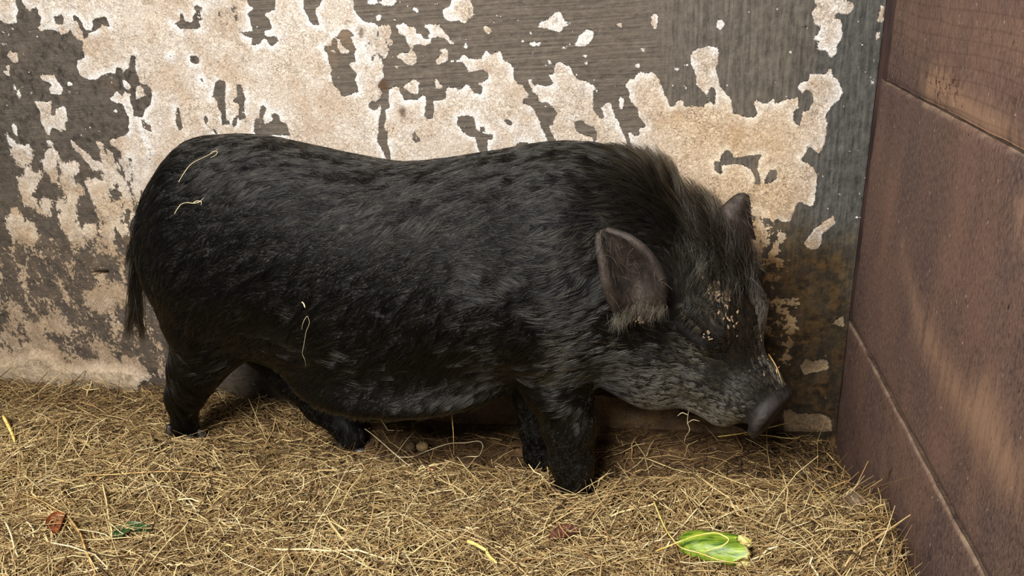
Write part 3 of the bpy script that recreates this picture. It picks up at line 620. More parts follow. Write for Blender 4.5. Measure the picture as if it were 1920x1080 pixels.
near_ear = ear_sheet([PX(1246, 618, ye + .13), PX(1250, 552, ye + .01), PX(1239, 512, ye - .012), PX(1216, 474, ye - .020), PX(1180, 444, ye - .022), PX(1138, 430, ye - .012)],
                     [PX(1180, 655, ye + .13), PX(1150, 582, ye + .012), PX(1136, 545, ye - .018), PX(1128, 500, ye - .022), PX(1121, 462, ye - .018), PX(1122, 437, ye - .006)],
                     [PX(1212, 640, ye + .14), PX(1200, 572, ye + .052), PX(1196, 535, ye + .048), PX(1184, 500, ye + .040), PX(1155, 465, ye + .014), PX(1128, 432, ye + .002)], .0095)
yf = HO[1] + .03
far_ear = ear_sheet([PX(1338, 428, yf - .02), PX(1346, 405, yf - .015), PX(1360, 386, yf - .01), PX(1378, 370, yf), PX(1391, 362, yf)],
                    [PX(1412, 450, yf + .03), PX(1406, 425, yf + .02), PX(1403, 400, yf + .015), PX(1403, 380, yf + .01), PX(1402, 366, yf + .005)],
                    [PX(1372, 440, yf - .035), PX(1376, 416, yf - .03), PX(1382, 395, yf - .02), PX(1391, 376, yf - .01), PX(1397, 363, yf)], .008)
nb = len(BV); V, F, hueA = [BV], [BF], [np.zeros(nb)]
for ev, ef in (near_ear, far_ear):
    F.append(ef + sum(len(q) for q in V)); V.append(ev); hueA.append(np.ones(len(ev)))
me = raw_mesh('body', np.concatenate(V), np.concatenate(F))
hd = (BV - HO) @ HM.T
nose = smooth(.222, .240, hd[:, 0]) * smooth(.10, .08, np.linalg.norm(hd[:, 1:] - [0, -.045], axis=1)) * (hd[:, 0] > 0)
fattr(me, 'ear', np.concatenate(hueA)); fattr(me, 'nose', np.concatenate([nose, np.zeros(len(near_ear[0]) + len(far_ear[0]))]))
n = NT('pig_skin'); p = n.pos()
c = n.mix(n.rng(n.noise(p, 60, 4), .4, .65), lin(9, 8, 8), lin(17, 15, 14))
c = n.mix(n.attr('ear'), c, n.mix(n.rng(n.noise(p, 55, 5, .7), .4, .65), lin(34, 28, 24), lin(60, 50, 43)))
c = n.mix(n.attr('nose'), c, n.mix(n.rng(n.noise(p, 80, 4), .4, .65), lin(14, 11, 10), lin(38, 29, 26)))
n.principled(c, .6, n.bump(n.noise(p, 190, 5, .7), .6, .003), n.math('MULTIPLY_ADD', n.math('MAXIMUM', n.attr('ear'), n.attr('nose')), .3, .12)); me.materials.append(n.mat)
pig = link('pig', None); pig.location = (mid_y(-.8) * 0 - .8, -.21, 0)
tag(pig, 'black long-haired pig with upright ears standing in the hay, snout lowered', 'pig')
bpy.context.view_layer.update(); PINV = pig.matrix_world.inverted()
def pig_part(name, data):
    o = link(name, data, pig); o.matrix_parent_inverse = PINV; return o
pig_part('body', me)
# eyes
def ball(name, c, r, seg=16):
    b = bmesh.new(); bmesh.ops.create_uvsphere(b, u_segments=seg, v_segments=seg // 2, radius=r); mm = bpy.data.meshes.new(name); b.to_mesh(mm); b.free()
    for q in mm.polygons: q.use_smooth = True
    return mm
em = ball('eye', None, .0115); n = NT('eye_wet'); n.principled(lin(20, 12, 8), .08, None, .6); em.materials.append(n.mat)
for s in (-1, 1):
    e = pig_part('eye', em); e.location = H3(.066, s * .090, .046)
# hooves: two claws and two dew claws on each foot
def claw_mesh(h, wd, dp):
    V = []; 
    for z, sc, fo in ((0, 1, .25), (.3, .97, .12), (.7, .85, 0), (1, .7, -.05)):
        for a in range(10):
            t = 2 * math.pi * a / 10; V.append((math.cos(t) * dp * sc * (1.25 if math.cos(t) > 0 else .8) + fo * dp, math.sin(t) * wd * sc, z * h))
    V += [(.2 * dp, 0, 0), (0, 0, h)]; F = [(i * 10 + a, i * 10 + (a + 1) % 10, i * 10 + 10 + (a + 1) % 10, i * 10 + 10 + a) for i in range(3) for a in range(10)]
    mm = bpy.data.meshes.new('hoof'); mm.from_pydata(V, [], F + [((a + 1) % 10, a, 40) for a in range(10)] + [(30 + a, 30 + (a + 1) % 10, 41) for a in range(10)])
    for q in mm.polygons: q.use_smooth = True
    return mm
n = NT('horn'); p = n.pos(); n.principled(n.mix(n.rng(n.noise(n.scaled(p, (1, 1, .2)), 60, 3), .4, .65), lin(20, 18, 17), lin(52, 48, 45)), .45, None, .4)
cm = claw_mesh(.045, .015, .022); cm.materials.append(n.mat); dm = claw_mesh(.034, .008, .009); n = NT('dew_claw_horn'); n.principled(lin(104, 98, 94), .5, None, .3); dm.materials.append(n.mat); dk = dm.copy(); dk.materials.clear(); dk.materials.append(cm.materials[0])
for (u, v, y, zf) in ((1080, 905, -.305, None), (1016, 882, -.18, None), (345, 800, -.262, None), (666, 824, -.135, None)):
    q = PX(u, v, y); zb = q[2] - .058
    for s in (-1, 1):
        o = pig_part('hoof', cm); o.location = (q[0] + .012, q[1] + s * .017, zb); o.rotation_euler = (0, 0, -s * .12)
        o = pig_part('dew_claw', dm if u == 1016 else dk); o.location = (q[0] - .036, q[1] + s * .020, zb + .045); o.rotation_euler = (0, .5, 0)

# ------------------------------------------------------------------ the coat
HAIR = True
def hair_mat(name, dark, light):
    n = NT(name); h = n.node('ShaderNodeBsdfHairPrincipled', parametrization='COLOR')
    c = n.mix(n.attr('tint'), dark, light)
    n.put(h.inputs['Color'], c); h.inputs['Roughness'].default_value = .22; h.inputs['IOR'].default_value = 1.28; h.inputs['Radial Roughness'].default_value = .5
    h.inputs['Random Roughness'].default_value = .3
    n.t.links.new(h.outputs[0], n.out.inputs[0]); return n.mat
COAT = hair_mat('black_bristle', lin(9, 9, 9), lin(200, 186, 154))
def curves_obj(name, P, rad, tint, mat):
    """P (n,k,3) points, rad (k,) or (n,k) radii, tint (n,)"""
    N, K = P.shape[:2]; hc = bpy.data.hair_curves.new(name); hc.add_curves([K] * N)
    hc.attributes['position'].data.foreach_set('vector', P.astype(np.float32).ravel())
    R = np.broadcast_to(rad, (N, K)).astype(np.float32).ravel()
    a = hc.attributes.get('radius') or hc.attributes.new('radius', 'FLOAT', 'POINT'); a.data.foreach_set('value', R)
    a = hc.attributes.new('tint', 'FLOAT', 'POINT'); a.data.foreach_set('value', np.repeat(tint, K).astype(np.float32))
    hc.materials.append(mat)
    return hc
def unit(v): return v / (np.linalg.norm(v, axis=-1, keepdims=True) + 1e-9)
def tangent(d, N): return unit(d - N * (d * N).sum(-1, keepdims=True))

tri = np.concatenate([BF[:, [0, 1, 2]], BF[:, [0, 2, 3]]])
e1, e2 = BV[tri[:, 1]] - BV[tri[:, 0]], BV[tri[:, 2]] - BV[tri[:, 0]]; cr = np.cross(e1, e2); ar = np.linalg.norm(cr, axis=1) * .5
fc = BV[tri].mean(1); fn = norm_at(fc); view = unit(CAM - fc)
def regions(P, N):
    h = (P - HO) @ HM.T; f, l, u = h.T; r = np.linalg.norm(P - HO, axis=1)
    head = smooth(-.09, -.01, f) * smooth(.34, .28, r)
    face = head * smooth(.03, .09, f) ; muzzle = head * smooth(.13, .18, f)
    jowl = head * smooth(-.03, -.09, u) * smooth(.15, .10, f)
    brow = head * smooth(.015, .06, u) * smooth(.105, .06, f) * smooth(.115, .09, np.abs(l))
    lat = np.abs(P[:, 1] - mid_y(P[:, 0]))
    mane = np.clip((.04 * smooth(-.8, -.6, P[:, 0]) + .96 * smooth(-.52, -.39, P[:, 0])) * smooth(.15, .08, lat) * smooth(.2, .6, N[:, 2]) * (1 - face), 0, 1)
    dt = samp(D_TR, P); leg = smooth(.006, .03, dt) * smooth(.30, .22, P[:, 2]) * (1 - smooth(.36, .30, r) )
    tail = smooth(-1.40, -1.415, P[:, 0]) * smooth(.010, .018, dt)
    return f, l, u, head, face, muzzle, jowl, brow, mane, leg, tail
D_TR = d_.astype(np.float32)
f, l, u, head, face, muzzle, jowl, brow, mane, leg, tail = regions(fc, fn)
facing = smooth(-.55, -.1, (fn * view).sum(1))
noseF = smooth(.222, .236, f) * smooth(.10, .08, np.sqrt(l ** 2 + (u + .036) ** 2))
sock = np.exp(-((((f - .066) / .034) ** 2 + ((u - .043 + .1 * (f - .066)) / .017) ** 2) ** 2)) * (np.abs(l) > .05)
wgt = ar * (.12 + .88 * facing) * (1 + 1.1 * face + 1.4 * muzzle + .3 * mane - .1 * brow + .6 * leg + 1.5 * tail) * (1 - noseF) * (1 - np.clip(sock * 1.5, 0, 1))
NH = 140000 if HAIR else 50
pick = rng.choice(len(tri), NH, p=wgt / wgt.sum()); a, b = rng.random((2, NH)); q = a + b > 1; a[q], b[q] = 1 - a[q], 1 - b[q]
P0 = BV[tri[pick, 0]] + e1[pick] * a[:, None] + e2[pick] * b[:, None]; N0 = norm_at(P0)
f, l, u, head, face, muzzle, jowl, brow, mane, leg, tail = regions(P0, N0)
nz = lambda s, k: vnoise(P0[:, 0] + .37 * P0[:, 1], P0[:, 2] + .21 * P0[:, 1], s, k)
# which way the hair lies
low = smooth(.50, .20, P0[:, 2]); ham = smooth(-1.05, -1.3, P0[:, 0])
D = np.stack([-1 + 0 * f, .0 * f, -.18 - .55 * smooth(.62, .40, P0[:, 2]) * (1 - low) - .30 * low * (1 - ham) - .1 * ham], 1)
D[:, 2] += 1.0 * nz(6, 5) + .5 * nz(15, 6); D[:, 0] += .3 * nz(11, 7)
D = D * (1 - leg)[:, None] + leg[:, None] * np.array([-.25, 0, -1.])
D = D * (1 - mane)[:, None] + mane[:, None] * (np.array([-.55, 0, .5]) + np.outer(nz(9, 15), [.8, 0, 0]))
Dh = -HF * .9 + 0 * D
Dh = Dh + np.outer(smooth(.0, .05, u), HU * .5) - np.outer(smooth(0, -.09, u), HU * .55) + np.outer(np.sign(l) * .35 * (1 - brow), HL)
Dh = Dh * (1 - brow)[:, None] + brow[:, None] * (HU * .85 - HF * .35 + np.outer(nz(14, 16), HL) * .7)
Dh += np.outer(nz(16, 8), HU) * .7 + np.outer(nz(22, 9), HL) * .6
D = D * (1 - head)[:, None] + unit(Dh) * head[:, None]
D = D * (1 - tail)[:, None] + tail[:, None] * np.array([0, 0, -1.])
length = .046 + .012 * nz(8, 10)
for wt, ln in ((leg, .017), (head, .026), (jowl, .036), (face, .013), (brow, .052), (muzzle, .008), (mane, .066), (tail, .055)): length = length * (1 - wt) + ln * wt
eyeN = np.exp(-(((f - .066) / .05) ** 2 + ((u - .045) / .032) ** 2)) * (np.abs(l) > .05); length *= (1 - .72 * eyeN)
length *= rng.uniform(.6, 1.2, NH)
lift = .20 + 0 * f
for wt, ln in ((leg, .15), (jowl, .30), (face, .25), (brow, .62), (muzzle, .3), (mane, .85), (tail, .12)): lift = lift * (1 - wt) + ln * wt
D = unit(D) + rng.normal(0, .10, (NH, 3)) * (1 + mane[:, None] + brow[:, None])
# locks: every hair leans towards the lead hair of its lock
NC = max(10, NH // 26); lead = rng.choice(NH, NC, replace=False); kd = kdtree.KDTree(NC)
for i, v in enumerate(P0[lead]): kd.insert(v, i)
kd.balance(); near = np.array([kd.find(v)[1] for v in P0])
cj = rng.normal(0, .22, (NC, 3)); D = D + cj[near] * (1 - .5 * head[:, None])
K = 7; pts = np.zeros((NH, K, 3)); pts[:, 0] = P0 - N0 * .002; cur = P0.copy(); dirv = unit(tangent(D, N0) + N0 * lift[:, None]); bend = cj[near] * .35
for k in range(1, K):
    cur = cur + dirv * (length / (K - 1))[:, None]
    s_ = samp(S, cur); nn = norm_at(cur); gap = .0012 + .006 * k / K * (lift > .4)
    cur = cur + nn * np.clip(gap - s_, 0, .01)[:, None]; pts[:, k] = cur
    dirv = unit(dirv + (tangent(D + bend * k / K, nn) * .35 - nn * (.10 * (1 - mane) * (1 - brow))[:, None]) * (1 - .5 * mane[:, None]) + np.array([0, 0, -.05]))
tt = np.linspace(0, 1, K) ** 1.5; cl = (.55 * (1 - .3 * face) * (1 - .55 * mane) * (1 - .3 * brow))[:, None, None] * tt[None, :, None]
lp = pts[lead][near]; pts = pts + (lp - pts) * cl
dust_light = np.clip(head * (-.02 + .8 * nz(18, 11)) + .30 * face * (1 - brow) - .05 * brow, 0, 1) * rng.random(NH) ** 1.8
dust_light = np.clip(dust_light + .10 * rng.random(NH) ** 4 + .05 * low * (1 - ham) * rng.random(NH) ** 2, 0, 1)
g_ = rng.random(NH); dust_light = np.clip(dust_light + np.where(g_ < .10, .10 + 1.8 * g_, 0) * (1 - .8 * low) + (.5 * mane + brow) * .70 * rng.random(NH) ** 6, 0, 1)  # besides dust: pale strands tinted in as highlights, strongest on mane and brow
dust_light = np.clip(dust_light * .62 + .26 * smooth(.07, .13, f) * head * rng.random(NH) ** 1.5, 0, 1); g_ = rng.random(NH); dust_light = np.where((g_ < .05) & (head * smooth(.04, 0., u) > .4), .5 + 8 * g_, dust_light)
shape = np.interp(np.linspace(0, 1, K), [0, .5, 1], [1, .85, .18])
pig_part('coat', curves_obj('coat', pts, np.outer(rng.uniform(.00022, .00046, NH), shape), dust_light, COAT))['kind'] = 'stuff'
# long hairs of the tail, hanging in two points
NTL = 1300 if HAIR else 10
t0 = rng.random(NTL) * .9; i = np.minimum((t0 * 4).astype(int), 3); fr = (t0 * 4 - i)[:, None]; tp = np.array(TAILP)
R0 = tp[i] * (1 - fr) + tp[i + 1] * fr + rng.normal(0, .0055, (NTL, 3))
tips = np.where(rng.random(NTL)[:, None] < .5, PX(242, 628, -.22), PX(268, 634, -.215)) + rng.normal(0, .006, (NTL, 3))
tp_ = np.minimum(1.05, .15 / np.maximum(R0[:, 2] - tips[:, 2], .03) * rng.uniform(.6, 1.25, NTL))[:, None]; E1 = R0 + (tips - R0) * tp_
M1 = (R0 + E1) / 2 + rng.normal(0, .006, (NTL, 3)) + np.array([-.002, -.004, 0])
tk = np.linspace(0, 1, 7)[None, :, None]
pig_part('tail_tuft', curves_obj('tail_tuft', (1 - tk) ** 2 * R0[:, None] + 2 * tk * (1 - tk) * M1[:, None] + tk ** 2 * E1[:, None], np.outer(np.full(NTL, .0005), np.interp(np.linspace(0, 1, 7), [0, 1], [1, .25])), rng.random(NTL) ** 4 * .5, COAT))['kind'] = 'stuff'
# hairs round the rims and inside of the ears, and lashes over the eye
er = []; ed = []
for ev, k_ in ((near_ear[0], 260), (far_ear[0], 100)):
    half = len(ev) // 2; G_ = ev[:half]; sel = rng.integers(0, half, k_); er.append(G_[sel] + rng.normal(0, .002, (k_, 3)))
    tipv = unit(ev[half - 1] - ev[6]); ed.append(unit(tipv * .25 + rng.normal(0, .5, (k_, 3)) + np.array([.35, -.55, -.25])))
er.append(np.array([H3(.034 + .055 * t, -(.116 - .022 * t), .062) for t in rng.random(70)])); ed.append(unit(-HU * .9 - HL * .35 + rng.normal(0, .2, (70, 3))))
er.append(np.array([H3(.02 + .06 * t, -(.110 - .02 * t), .070) for t in rng.random(160)])); ed.append(unit(-HU * .2 - HF * .6 - HL * .5 + rng.normal(0, .3, (160, 3))))
er.append(np.array([PX(1150 + 95 * t, 590 - 24 * t + 10 * math.sin(t * 9), -.452) for t in rng.random(420)]) + rng.normal(0, .004, (420, 3))); ed.append(unit(np.array([-.25, -.45, -.6]) + rng.normal(0, .35, (420, 3))))
er, ed = np.concatenate(er), np.concatenate(ed); ne = len(er); L_ = rng.uniform(.010, .024, ne)[:, None, None]; tk = np.linspace(0, 1, 5)[None, :, None]
pig_part('ear_hair', curves_obj('ear_hair', er[:, None] + ed[:, None] * tk * L_ + np.array([0, 0, -.35]) * (tk * tk) * L_, np.outer(np.full(ne, .00035), [1, .9, .8, .6, .3]), np.where(np.arange(ne) >= ne - 420, .03, .10) + .25 * rng.random(ne) ** 2, COAT))['kind'] = 'stuff'

# ------------------------------------------------------------------ the hay
def hay_mat():
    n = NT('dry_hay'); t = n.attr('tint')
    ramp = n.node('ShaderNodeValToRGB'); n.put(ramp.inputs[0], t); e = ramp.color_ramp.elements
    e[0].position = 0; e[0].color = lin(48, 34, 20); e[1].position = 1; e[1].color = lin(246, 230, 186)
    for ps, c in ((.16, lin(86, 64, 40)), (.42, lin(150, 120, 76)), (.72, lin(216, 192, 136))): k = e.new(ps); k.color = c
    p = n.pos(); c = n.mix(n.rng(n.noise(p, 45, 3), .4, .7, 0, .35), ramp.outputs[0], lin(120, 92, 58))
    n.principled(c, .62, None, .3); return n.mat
HAY = hay_mat()
def straw_paths(x, y, z, az, L, curv, tilt, K, settle=True):
    """center lines that follow the lie of the hay"""
    N = len(x); P = np.zeros((N, K, 3)); s = np.linspace(-.5, .5, K)[None, :] * L[:, None]
    a = az[:, None] + curv[:, None] * s
    step = L[:, None] / (K - 1); cx = np.cumsum(np.cos(a) * step, 1); cy = np.cumsum(np.sin(a) * step, 1)
    P[..., 0] = x[:, None] + cx - cx[:, K // 2:K // 2 + 1]; P[..., 1] = y[:, None] + cy - cy[:, K // 2:K // 2 + 1]
    P[..., 2] = z[:, None] + np.tan(tilt)[:, None] * s
    return P
def tubes(P, r, flat=.55):
    """three sided stems around the center lines; r (N,K)"""
    N, K, _ = P.shape; t = unit(np.gradient(P, axis=1)); up = unit(rng.normal(0, 1, (N, 1, 3)) * .6 + np.array([0, 0, 1.])) + 0 * t
    sd = unit(np.cross(t, up)); u2 = np.cross(sd, t); V = np.zeros((N, K, 3, 3))
    for j, (a, b) in enumerate(((1, -.3), (-1, -.3), (0, .9))): V[:, :, j] = P + r[..., None] * (sd * a + u2 * b * flat)
    base = (np.arange(N) * K * 3)[:, None, None, None]; k = (np.arange(K - 1) * 3)[None, :, None, None]; j = np.arange(3)[None, None, :, None]; j2 = (j + 1) % 3
    F = np.concatenate([base + k + j, base + k + j2, base + k + 3 + j2, base + k + 3 + j], -1).reshape(-1, 4)
    return V.reshape(-1, 3), F
NHAY = 68000
hx = rng.uniform(-2.45, -.002, NHAY * 2); hy = rng.uniform(-1.0, -.004, NHAY * 2)
keep = rng.random(NHAY * 2) < cover(hx, hy) * (1 - .35 * smooth(-.75, -.95, hy)); hx, hy = hx[keep][:NHAY], hy[keep][:NHAY]; NHAY = len(hx)
nt = 1500; hx = np.concatenate([hx, -.02 - np.abs(rng.normal(0, .09, nt))]); hy = np.concatenate([hy, rng.uniform(-.75, -.22, nt)]); NHAY = len(hx)   # wisps along the boards
L = np.clip(rng.lognormal(math.log(.085), .55, NHAY), .02, .26); az = rng.normal(0, .75, NHAY) + rng.choice([0, math.pi], NHAY) + .25 * np.sin(hx * 5 + hy * 7)
q = rng.random(NHAY) < .38; az[q] = rng.uniform(0, 2 * math.pi, q.sum())
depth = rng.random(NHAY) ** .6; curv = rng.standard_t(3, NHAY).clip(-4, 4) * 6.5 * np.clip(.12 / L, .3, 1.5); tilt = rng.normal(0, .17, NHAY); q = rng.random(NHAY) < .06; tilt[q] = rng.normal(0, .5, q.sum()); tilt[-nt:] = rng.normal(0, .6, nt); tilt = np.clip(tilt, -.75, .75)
hz = hay_h(hx, hy) - .042 * (1 - depth) * np.clip(hay_h(hx, hy) / .03, .2, 1) + .002
K = 6; HP = straw_paths(hx, hy, hz, az, L, curv, tilt, K)
fl = np.stack([hay_h(HP[:, k, 0], HP[:, k, 1]) for k in range(K)], 1); mid = fl[:, K // 2][:, None]
HP[..., 2] += (fl - mid) * .85 + rng.normal(0, .0035, (NHAY, K)); HP[..., :2] += rng.normal(0, .0028, (NHAY, K, 2)); kink = rng.random(NHAY) < .28; HP[kink, 3:] += (rng.normal(0, .22, (kink.sum(), 1, 3)) * np.arange(1, 4)[None, :, None] * (L[kink] / 5)[:, None, None])
HP[..., 2] = np.maximum(HP[..., 2], .003)
inside = np.min([samp(S, HP[:, k]) for k in range(K)], 0) < .004
wi, wj = np.clip(np.searchsorted(xs, HP[..., 0]), 0, len(xs) - 1), np.clip(np.searchsorted(zs, HP[..., 2]), 0, len(zs) - 1)
clear = (HP[..., 1] < WY[wi, wj] - .009).all(1) & (HP[..., 0] < -.0165).all(1)
keep = ~inside & clear; HP, L, depth, hy = HP[keep], L[keep], depth[keep], hy[keep]; NHAY = len(HP)
rad = (rng.lognormal(math.log(.00078), .42, NHAY) * np.where(rng.random(NHAY) < .04, 2.2, 1)).clip(.0003, .0026)[:, None] * np.array([.75, 1, 1, 1, .9, .45])[None, :]
tint = np.clip(rng.beta(2.2, 1.7, NHAY) * .8 + .20 * depth - .75 * (1 - depth) - .16 * smooth(-.42, -.15, hy) + .0, 0, 1); tint[rng.random(NHAY) < .09] *= .12  # shade of the gaps put into colour: buried straws darker, also towards the wall
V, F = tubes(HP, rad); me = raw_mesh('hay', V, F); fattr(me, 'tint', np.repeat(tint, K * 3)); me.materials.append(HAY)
tag(link('hay', me), 'deep litter of dry tangled yellow hay covering the pen floor', 'hay', kind='stuff')

# ------------------------------------------------------------------ single things lying about
def on_pig(u, v, off=.010):
    d = pdir(u, v); t = np.linspace(.6, 2.4, 1200); P = CAM + t[:, None] * d; s_ = samp(S, P); i = int(np.argmax(s_ < off))
    return P[i] if s_[i] < off else at_y(u, v, -.3)
def on_hay(u, v, lift=.004):
    d = pdir(u, v); t = np.linspace(.6, 3, 3000); P = CAM + t[:, None] * d; i = int(np.argmax(P[:, 2] < np.maximum(hay_h(P[:, 0], P[:, 1]), .002) + lift)); return P[i]
def spline(P, n_):
    P = np.array(P); i = np.arange(len(P), dtype=float); t = np.linspace(0, len(P) - 1, n_); return np.stack([smooth_interp(t, i, P[:, k]) for k in range(3)], 1)
def plain(name, c0, c1, sc=60, rough=.6, bump_=.5):
    n = NT(name); p = n.pos(); z = n.noise(p, sc, 4, .65); n.principled(n.mix(n.rng(z, .36, .64), c0, c1), rough, n.bump(z, bump_, .003), .3); return n.mat
PALE = plain('pale_straw', lin(184, 164, 122), lin(230, 214, 174)); GOLD = plain('golden_straw', lin(206, 170, 78), lin(250, 226, 140)); TWIG = plain('dark_twig', lin(44, 28, 18), lin(84, 58, 38)); TAN = plain('tan_straw', lin(150, 116, 68), lin(206, 172, 112))
def stem(strands, rad, mat, label, cat='straw', name='straw', group=None):
    Vs, Fs, o = [], [], 0
    for P in strands:
        C = spline(P, 6 * len(P)); k = len(C); rr = np.interp(np.linspace(0, 1, k), [0, .1, .8, 1], [.7, 1, .9, .35]) * rad
        V, F = tubes(C[None], rr[None], .8); Vs.append(V); Fs.append(F + o); o += len(V)
    c = Vs[0].mean(0); me = raw_mesh(name, np.concatenate(Vs) - c, np.concatenate(Fs)); me.materials.append(mat)
    ob = link(name, me); ob.location = c; return tag(ob, label, cat, group)
pig_ = lambda s, off=.012: [on_pig(u, v, off) for u, v in T('P', s)]
hay_ = lambda s, lift=.006: [on_hay(u, v, lift) for u, v in T('P', s)]
air_ = lambda s, y: [PX(u, v, y) for u, v in T('P', s)]
stem([pig_('335 341 344 326 355 311 367 302 380 296 394 289 409 279'), pig_('394 289 399 284 407 284 405 290 394 296')], .0006, PALE, "thin pale straw with a forked tip lying highest on the pig's rump")
stem([pig_('327 401 333 391 340 383 350 380 362 381 373 379 382 371'), pig_('362 381 368 377 377 378 377 385')], .0008, PALE, "short bent pale straw lying on the pig's rump, below the forked one")
stem([pig_('566 618 568 606 573 596 577 594 580 606 574 622 571 640 568 655 567 664 572 676 573 688')], .0005, PALE, "thin curled thread of hay clinging to the pig's flank")
stem([pig_('566 566 570 570 572 577')], .0016, PALE, "tiny straw husk on the pig's flank above the curled thread", 'husk', 'husk')
stem([air_('822 684 834 692 842 706 843 730 846 770 850 810 851 852', -.33)], .0009, TAN, 'long thin stalk standing upright in front of the belly')
stem([pig_('1293 764 1290 778', .008) + air_('1289 792 1293 806 1286 818 1283 829', -.36), air_('1290 778 1279 774 1270 780', -.36), air_('1290 792 1300 787 1312 790', -.36)], .0006, PALE, 'wispy tuft of pale stems hanging under the jaw')
stem([pig_('1441 664 1449 676 1456 688 1461 701 1466 717', .009), pig_('1462 687 1456 693 1457 700', .009)], .0011, TAN, 'short bent straw stuck across the top of the snout')
stem([[at_z(1346, 819, .045), at_z(1390, 813, .05), at_z(1430, 805, .055), at_z(1478, 793, .055)]], .0026, GOLD, 'thick bright golden stem lying just under the snout')
stem([[at_z(1395, 815, .045), at_z(1440, 817, .045), at_z(1480, 822, .043), at_z(1500, 820, .043)]], .0017, GOLD, 'thinner golden stem below the thick one under the snout')
stem([hay_('745 857 775 856 800 846 840 832 872 830 897 827 905 834 904 842 897 855 876 856 860 862', .034)], .0013, PALE, 'long pale stem bent into an open loop on the bare earth')
stem([hay_('676 800 690 808 712 826 745 855 770 875', .03)], .0015, PALE, 'straight pale stem slanting down beside the far hind leg')
stem([hay_('735 870 748 845 765 822 779 808', .025)], .0012, PALE, 'straight pale stem leaning up to the right across the slanting one')
stem([hay_('876 1014 890 1019 906 1028 912 1032', .012), hay_('912 1034 920 1045 932 1056', .010)], .0046, GOLD, 'broad yellow grass blade folded in two on the hay', 'grass blade', 'grass_blade')
stem([hay_('1483 878 1496 890 1520 908 1545 932 1562 948', .034)], .0028, TAN, 'thick tan stalk slanting down to the right in the corner')
stem([hay_('1550 849 1572 872 1594 896 1572 908 1548 919', .034), hay_('1594 896 1560 886 1526 877', .034)], .0018, TAN, 'sharply kinked tan stalk pointing at the boards')
stem([air_('1700 832 1686 856 1668 884 1646 920 1636 945', -.40), air_('1646 920 1632 950 1610 978', -.40)], .0012, TWIG, 'dark thin twig leaning up against the boards', 'twig', 'twig')
stem([hay_('1062 934 1050 948 1038 956 1022 962 1010 972', .012)], .0019, TWIG, 'dark crooked twig on the hay in front of the fore hoof', 'twig', 'twig')
stem([hay_('1018 856 1024 866 1027 880 1029 893', .010), hay_('1014 848 1022 862 1024 866', .012)], .0022, GOLD, 'short yellow straw standing beside the fore hooves')
stem([hay_('155 892 220 889 300 884 367 886 430 896', .012)], .0018, TAN, 'long tan stalk lying level on the hay in front of the near hind leg')
stem([hay_('40 925 75 938 105 955 128 966', .012), hay_('126 966 150 1000 160 1030 180 1078', .010)], .0030, TAN, 'thick tan stalk running down through the hay at the left')
stem([hay_('6 780 14 795 22 812 28 830', .012)], .0052, GOLD, 'broad pale yellow blade in the hay at the left edge', 'grass blade', 'grass_blade')
stem([hay_('8 975 20 1000 28 1030 34 1045', .014)], .0026, PALE, 'short thick pale straw in the lower left of the hay')

# green cucumber end with its torn pale flesh
ca, cb = on_hay(1272, 1016, .008), on_hay(1388, 1034, .012); ax = unit(cb - ca); CL = np.linalg.norm(cb - ca); sd = unit(np.cross(np.array([0, 0, 1.]), ax)); upv = np.cross(ax, sd)
cu = link('cucumber_piece', None); cu.location = (ca + cb) / 2; tag(cu, 'bitten-off chunk of green cucumber lying in the hay', 'cucumber')
bpy.context.view_layer.update(); CI = cu.matrix_world.inverted()
NA, NS = 22, 28; tA = np.linspace(0, 1, NA); RAD = .031 * np.interp(tA, [0, .03, .10, .25, .5, .8, 1], [.25, .45, .70, .90, 1, 1.02, .98]); th = np.linspace(0, 2 * math.pi, NS, endpoint=False)
ridge = 1 + .035 * np.cos(th * 6)[None, :] + .02 * np.sin(tA * 30)[:, None] * np.cos(th * 3)[None, :]
RR = RAD[:, None] * ridge; off = (tA[:, None] * CL + .014 * (tA[:, None] > .97) * np.sin(th * 3 + 1)[None, :])
CV = ca + off[..., None] * ax + (RR * np.cos(th))[..., None] * sd + (RR * np.sin(th) * .8)[..., None] * upv
CV = CV.reshape(-1, 3); i, j = np.meshgrid(np.arange(NA - 1), np.arange(NS), indexing='ij'); CF = np.stack([i * NS + j, i * NS + (j + 1) % NS, (i + 1) * NS + (j + 1) % NS, (i + 1) * NS + j], -1).reshape(-1, 4)
me = raw_mesh('rind', np.concatenate([CV, [ca]]), CF); n = NT('cucumber_skin'); p = n.pos()
z = n.noise(n.scaled(p, (22, 160, 90)), 1, 4, .6, .3)
n.principled(n.mix(n.rng(z, .36, .62), lin(52, 84, 18), lin(140, 164, 50)), .42, n.bump(z, .5, .003), .4); me.materials.append(n.mat)
o = link('rind', me, cu); o.matrix_parent_inverse = CI
ends = CV.reshape(NA, NS, 3)[-1]; cen = ends.mean(0); rings = [ends]
for q_, h_ in ((.8, .008), (.55, .004), (.3, .010)): rings.append(cen + (ends - cen) * q_ + ax * h_ + rng.normal(0, .0022, (NS, 3)))
FV = np.concatenate([*rings, [cen + ax * .012]]); i, j = np.meshgrid(np.arange(3), np.arange(NS), indexing='ij'); FF = np.stack([i * NS + j, i * NS + (j + 1) % NS, (i + 1) * NS + (j + 1) % NS, (i + 1) * NS + j], -1).reshape(-1, 4)
FF = np.concatenate([FF, [(3 * NS + a, 3 * NS + (a + 1) % NS, 4 * NS, 4 * NS) for a in range(NS)]])
me = bpy.data.meshes.new('flesh'); me.from_pydata(FV.tolist(), [], [tuple(dict.fromkeys(map(int, f_))) for f_ in FF]); me.materials.append(plain('cucumber_flesh', lin(196, 186, 92), lin(238, 230, 158), 110, .45, .8))
for q_ in me.polygons: q_.use_smooth = True
